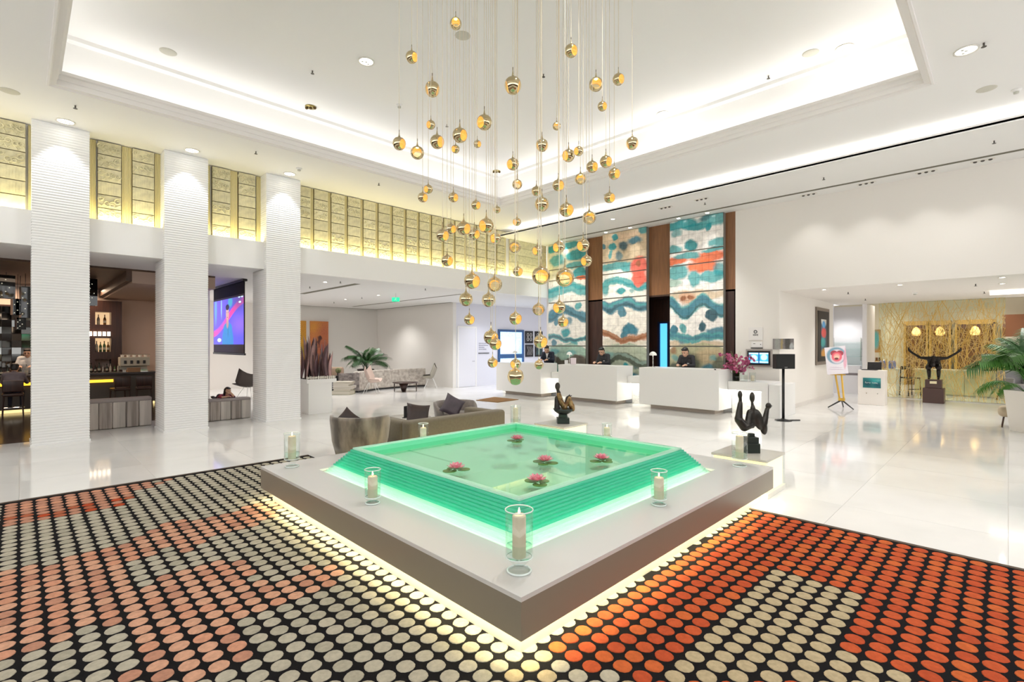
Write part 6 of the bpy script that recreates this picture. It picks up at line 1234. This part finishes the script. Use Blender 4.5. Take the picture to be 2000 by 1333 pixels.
for sx in (-1, 1): PL(MB().tube([(sx*.2, .18, .001), (sx*.18, .16, .95)], .016, 6), 'back_leg', DIN, t); PL(MB().tube([(sx*.2, -.18, .001), (sx*.18, -.16, .58)], .016, 6), 'front_leg', DIN, t)
PL(MB().xbox(-.19, .19, -.18, .18, .56, .60), 'seat', DIN, t); PL(MB().xbox(-.19, .19, .14, .17, .84, .95), 'back_rail', DIN, t); PL(MB().tube([(-.19, -.17, .22), (.19, -.17, .22)], .013, 6), 'foot_rail', DIN, t)
solo(MB().xbox(24.0, 24.03, 3.55, 4.0, 1.35, 2.25), 'wall_picture', PAINT('turquoise_picture', (.45, .25, .08), [E_(.28, 1.85, .16, .4, (.10, .42, .46), .4), E_(.1, 1.6, .12, .3, (.7, .55, .2), .6)], (24.0, 4.0, 0), (0, -1, 0), 0, .08, 5), 'turquoise and ochre painting seen through the left end of the gold lattice', 'painting', (24.0, 3.8, 1.8))
struct(MB().xbox(24.03, 24.12, 3.4, 5.1, 0, 3.8), 'wall_cafe_side', CREAM)
t = thing('spice_shelf', 'shelf of small dark jars under the turquoise painting', 'shelf', (23.9, 3.8, 1.0)); PL(MB().xbox(-.12, .12, -.3, .3, 0, .03), 'board', GLD, t)
for k in range(6): PL(MB().cyl((0, -.24+k*.095, .03), .035, .12, 8), 'jar', CBR if k % 2 else BLACK, t)

# ================================================================ ceiling fittings
GRL = M('speaker_grille', (.60, .58, .50), .7); NOZ = M('sprinkler_metal', (.10, .09, .08), .4, .6); RNG = M('light_ring', (.80, .77, .70), .3)
def sector(x, y):
    d = x*.7059+y*.7083; return 1000+966*(x*.7083-y*.7059)/d
dl = [MB().lathe((0, 0, 0), [(.105, 0), (.125, 0), (.125, -.012), (.105, -.008)], 24, False, False).mesh('ring', RNG, True), MB().lathe((0, 0, -.003), [(.104, 0), (.02, .001)], 24).mesh('lens', LEDW, True), MB().ball((0, 0, -.008), (.022, .022, .01), 8, 5).mesh('lamp', GREYM, True)]
def downlight(x, y, z, label, r=1.0, group='recessed downlights'):
    t = thing('downlight', label, 'ceiling light', (x, y, z-.001), 0, group)
    for nm, me in zip(('ring', 'lens', 'lamp'), dl): O(nm, me, t, (0, 0, 0), (0, 0, 0), (r, r, 1))
    for k in (1, 2): O('lamp', dl[2], t, (.05*(1 if k == 1 else -1), .03, 0))
for x, y, lab in ((3.9, 7.19, 'round downlight in the raised ceiling, left of the pendants'), (8.85, 1.75, 'round downlight in the raised ceiling at its right corner'), (8.87, 4.74, 'round downlight in the raised ceiling, right of the pendants')): downlight(x, y, UPZ, lab)
for x, y, lab in ((.54, 10.92, 'downlight over the first ribbed column'), (2.31, 10.87, 'downlight over the second ribbed column'), (8.35, .37, 'large downlight in the lower ceiling near the top right corner'), (4.11, 10.88, 'downlight over the third ribbed column')): downlight(x, y, OUTZ, lab)
disc = MB().lathe((0, 0, 0), [(.01, -.006), (.10, -.006), (.115, -.001), (.115, 0)], 22, True, True).mesh('grille', GRL, True)
for x, y, z, lab in ((1.62, 9.1, UPZ, 'flat grey speaker grille in the raised ceiling, left end'), (8.64, 2.15, UPZ, 'flat grey speaker grille beside the right downlight of the raised ceiling'), (4.57, 5.6, UPZ, 'flat grey speaker grille among the pendant cords'), (-.1, 10.19, OUTZ, 'flat grey speaker grille at the left edge of the ceiling'), (9.82, .22, OUTZ, 'flat grey speaker grille at the right edge of the ceiling'), (10.2, 6.9, OUTZ, 'flat grey speaker grille in the ceiling right of the tray')):
    tag(O('speaker_grille', disc, None, (x, y, z-.0005)), lab, 'speaker', 'ceiling speaker grilles')
spk = [MB().cyl((0, 0, -.045), .010, .045, 8).mesh('pipe', NOZ), MB().lathe((0, 0, -.052), [(.004, 0), (.028, .002), (.028, .006), (.004, .008)], 10).mesh('deflector', NOZ)]
SPR = [(3.41, 8.06, UPZ, 'in the raised ceiling between the left downlight and the cove'), (6.17, 5.45, UPZ, 'in the raised ceiling just right of the pendant cords'), (8.87, 2.83, UPZ, 'in the raised ceiling on the right side'), (6.18, 8.08, UPZ, 'in the raised ceiling behind the left pendants'), (8.3, .21, OUTZ, 'beside the large downlight at the top right'), (.61, 10.09, OUTZ, 'above the first ribbed column'), (3.18, 10.07, OUTZ, 'above and right of the second ribbed column'), (5.78, 10.08, OUTZ, 'above the long frieze'),
       (11.73, .17, LOWZ, 'in the low ceiling strip at the right edge'), (11.81, 2.7, LOWZ, 'in the low ceiling strip over the blank wall'), (11.84, 5.22, LOWZ, 'in the low ceiling strip over the right mosaic'), (8.31, 15.62, LNGZ, 'in the lounge ceiling nearest the exit sign'), (5.84, 12.1, LNGZ, 'in the lounge ceiling near its front edge beside the third column'), (5.75, 13.77, LNGZ, 'in the lounge ceiling beside the long slot'), (8.32, 11.9, LNGZ, 'in the lounge ceiling at the front edge, behind the pendants'), (8.45, 18.04, LNGZ, 'deepest in the lounge ceiling'),
       (14.7, 2.83, ALCZ, 'in the alcove ceiling, left one'), (14.68, .5, ALCZ, 'in the alcove ceiling, right one'), (17.17, 2.89, ALCZ, 'in the alcove ceiling near the left end of the lattice'), (16.95, .42, ALCZ, 'in the alcove ceiling near the right end of the lattice')]
for x, y, z, lab in SPR:
    t = thing('sprinkler', 'small dark sprinkler '+lab, 'sprinkler', (x, y, z), 0, 'sprinklers'); O('pipe', spk[0], t); O('deflector', spk[1], t)
for x, y, z, lab in ((5.05, 8.06, UPZ, 'white smoke detector in the raised ceiling, left of the pendants'), (10.15, -.08, OUTZ, 'white smoke detector with a dark base at the right edge'), (4.12, 10.4, OUTZ, 'white smoke detector near the third column downlight'), (16.04, 1.67, ALCZ, 'white smoke detector in the alcove ceiling')):
    t = thing('smoke_detector', lab, 'detector', (x, y, z), 0, 'smoke detectors'); PL(MB().lathe((0, 0, -.03), [(.03, 0), (.055, .008), (.06, .03)], 16), 'base', PAINTW, t, True); PL(MB().cyl((0, 0, -.055), .03, .026, 12), 'chamber', GREYM, t, True)
trm = [MB().box((0, 0, -.003), (.10, .34, .006)).mesh('plate', RNG), MB().ball((0, 0, -.012), (.032, .032, .018), 8, 6).mesh('lamp', NOZ)]
TRI = ['rightmost three lamp fitting below the slot in the right ceiling', 'second three lamp fitting from the right, below the ceiling slot', 'third three lamp fitting from the right, below the ceiling slot', 'fourth three lamp fitting from the right, close to the right mosaic', 'three lamp fitting above the slot over the right mosaic', 'three lamp fitting above the slot, left of the right mosaic']
for (x, y), lab in zip(((12.82, .34), (12.86, 1.16), (12.86, 2.15), (12.88, 3.25), (11.49, 5.15), (11.54, 6.1)), TRI):
    t = thing('triple_spotlight', lab, 'ceiling light', (x, y, LOWZ-.0005), 0, 'three lamp fittings along the right wall'); O('plate', trm[0], t)
    for k in (-1, 0, 1): O('lamp', trm[1], t, (0, k*.105, 0))
sps = [MB().lathe((0, 0, 0), [(.05, 0), (.07, 0), (.07, -.01), (.05, -.006)], 18, False, False).mesh('ring', RNG, True), MB().lathe((0, 0, -.002), [(.05, 0), (.01, .001)], 16).mesh('lens', EM('spot_glow', (1, .97, .9), 16), True)]
for (x, y, z, lab) in ((12.80, 6.38, LOWZ, 'bright small spotlight over the left half of the right mosaic'), (12.80, 5.58, LOWZ, 'bright small spotlight over the right half of the right mosaic'), (12.80, 7.90, LOWZ, 'bright small spotlight over the right half of the middle mosaic'), (12.80, 8.75, LOWZ, 'bright small spotlight over the left half of the middle mosaic'), (11.59, 7.69, LOWZ, 'bright small spotlight set back from the middle mosaic'), (12.87, 10.6, LOWZ, 'bright small spotlight over the left mosaic'),
                         (8.27, 16.73, LNGZ, 'bright small spotlight deep in the lounge ceiling'), (8.35, 14.59, LNGZ, 'small spotlight in the lounge ceiling left of the exit sign'), (5.62, 12.5, LNGZ, 'small spotlight in the lounge ceiling close to the third column'), (13.6, 3.1, ALCZ, 'small spotlight in the alcove ceiling, left of the row'), (13.7, 1.68, ALCZ, 'small spotlight in the middle of the alcove ceiling front'), (13.6, .08, ALCZ, 'small spotlight in the alcove ceiling front, at the right'), (14.97, .09, ALCZ, 'small spotlight deeper in the alcove ceiling, at the right')):
    t = thing('spotlight', lab, 'ceiling light', (x, y, z-.0005), 0, 'small recessed spotlights'); O('ring', sps[0], t); O('lens', sps[1], t)
for x, y, lab in ((3.9, 9.3, 'gilt three lamp rosette in the raised ceiling left of the pendants'), (8.75, 9.35, 'gilt three lamp rosette in the raised ceiling behind the pendants')):
    t = thing('ceiling_rosette', lab, 'ceiling light', (x, y, UPZ), 0, 'gilt rosettes'); PL(MB().cyl((0, 0, -.012), .10, .012, 18), 'plate', M('gilt', (.42, .33, .12), .3, .8), t, True)
    for k in (-1, 0, 1): PL(MB().ball((k*.055, -k*.055, -.022), .03, 8, 6), 'lamp', M('dark_gilt', (.12, .08, .03), .4, .7), t, True)
# lounge ceiling slots
SLT = M('slot_grey', (.16, .15, .11), .7)
for k, ((xa, ya), (xb, yb)) in enumerate((((6.36, 15.89), (6.43, 12.3)), ((8.26, 20.64), (11.7, 20.64)), ((11.72, 20.6), (11.72, 15.1)), ((10.05, 19.63), (10.06, 12.43)))):
    q = MB(); q.xbox(min(xa, xb)-.05, max(xa, xb)+.05, min(ya, yb)-.05, max(ya, yb)+.05, LNGZ-.003, LNGZ+.02); struct(q, 'trim_%d' % (12+k), SLT)
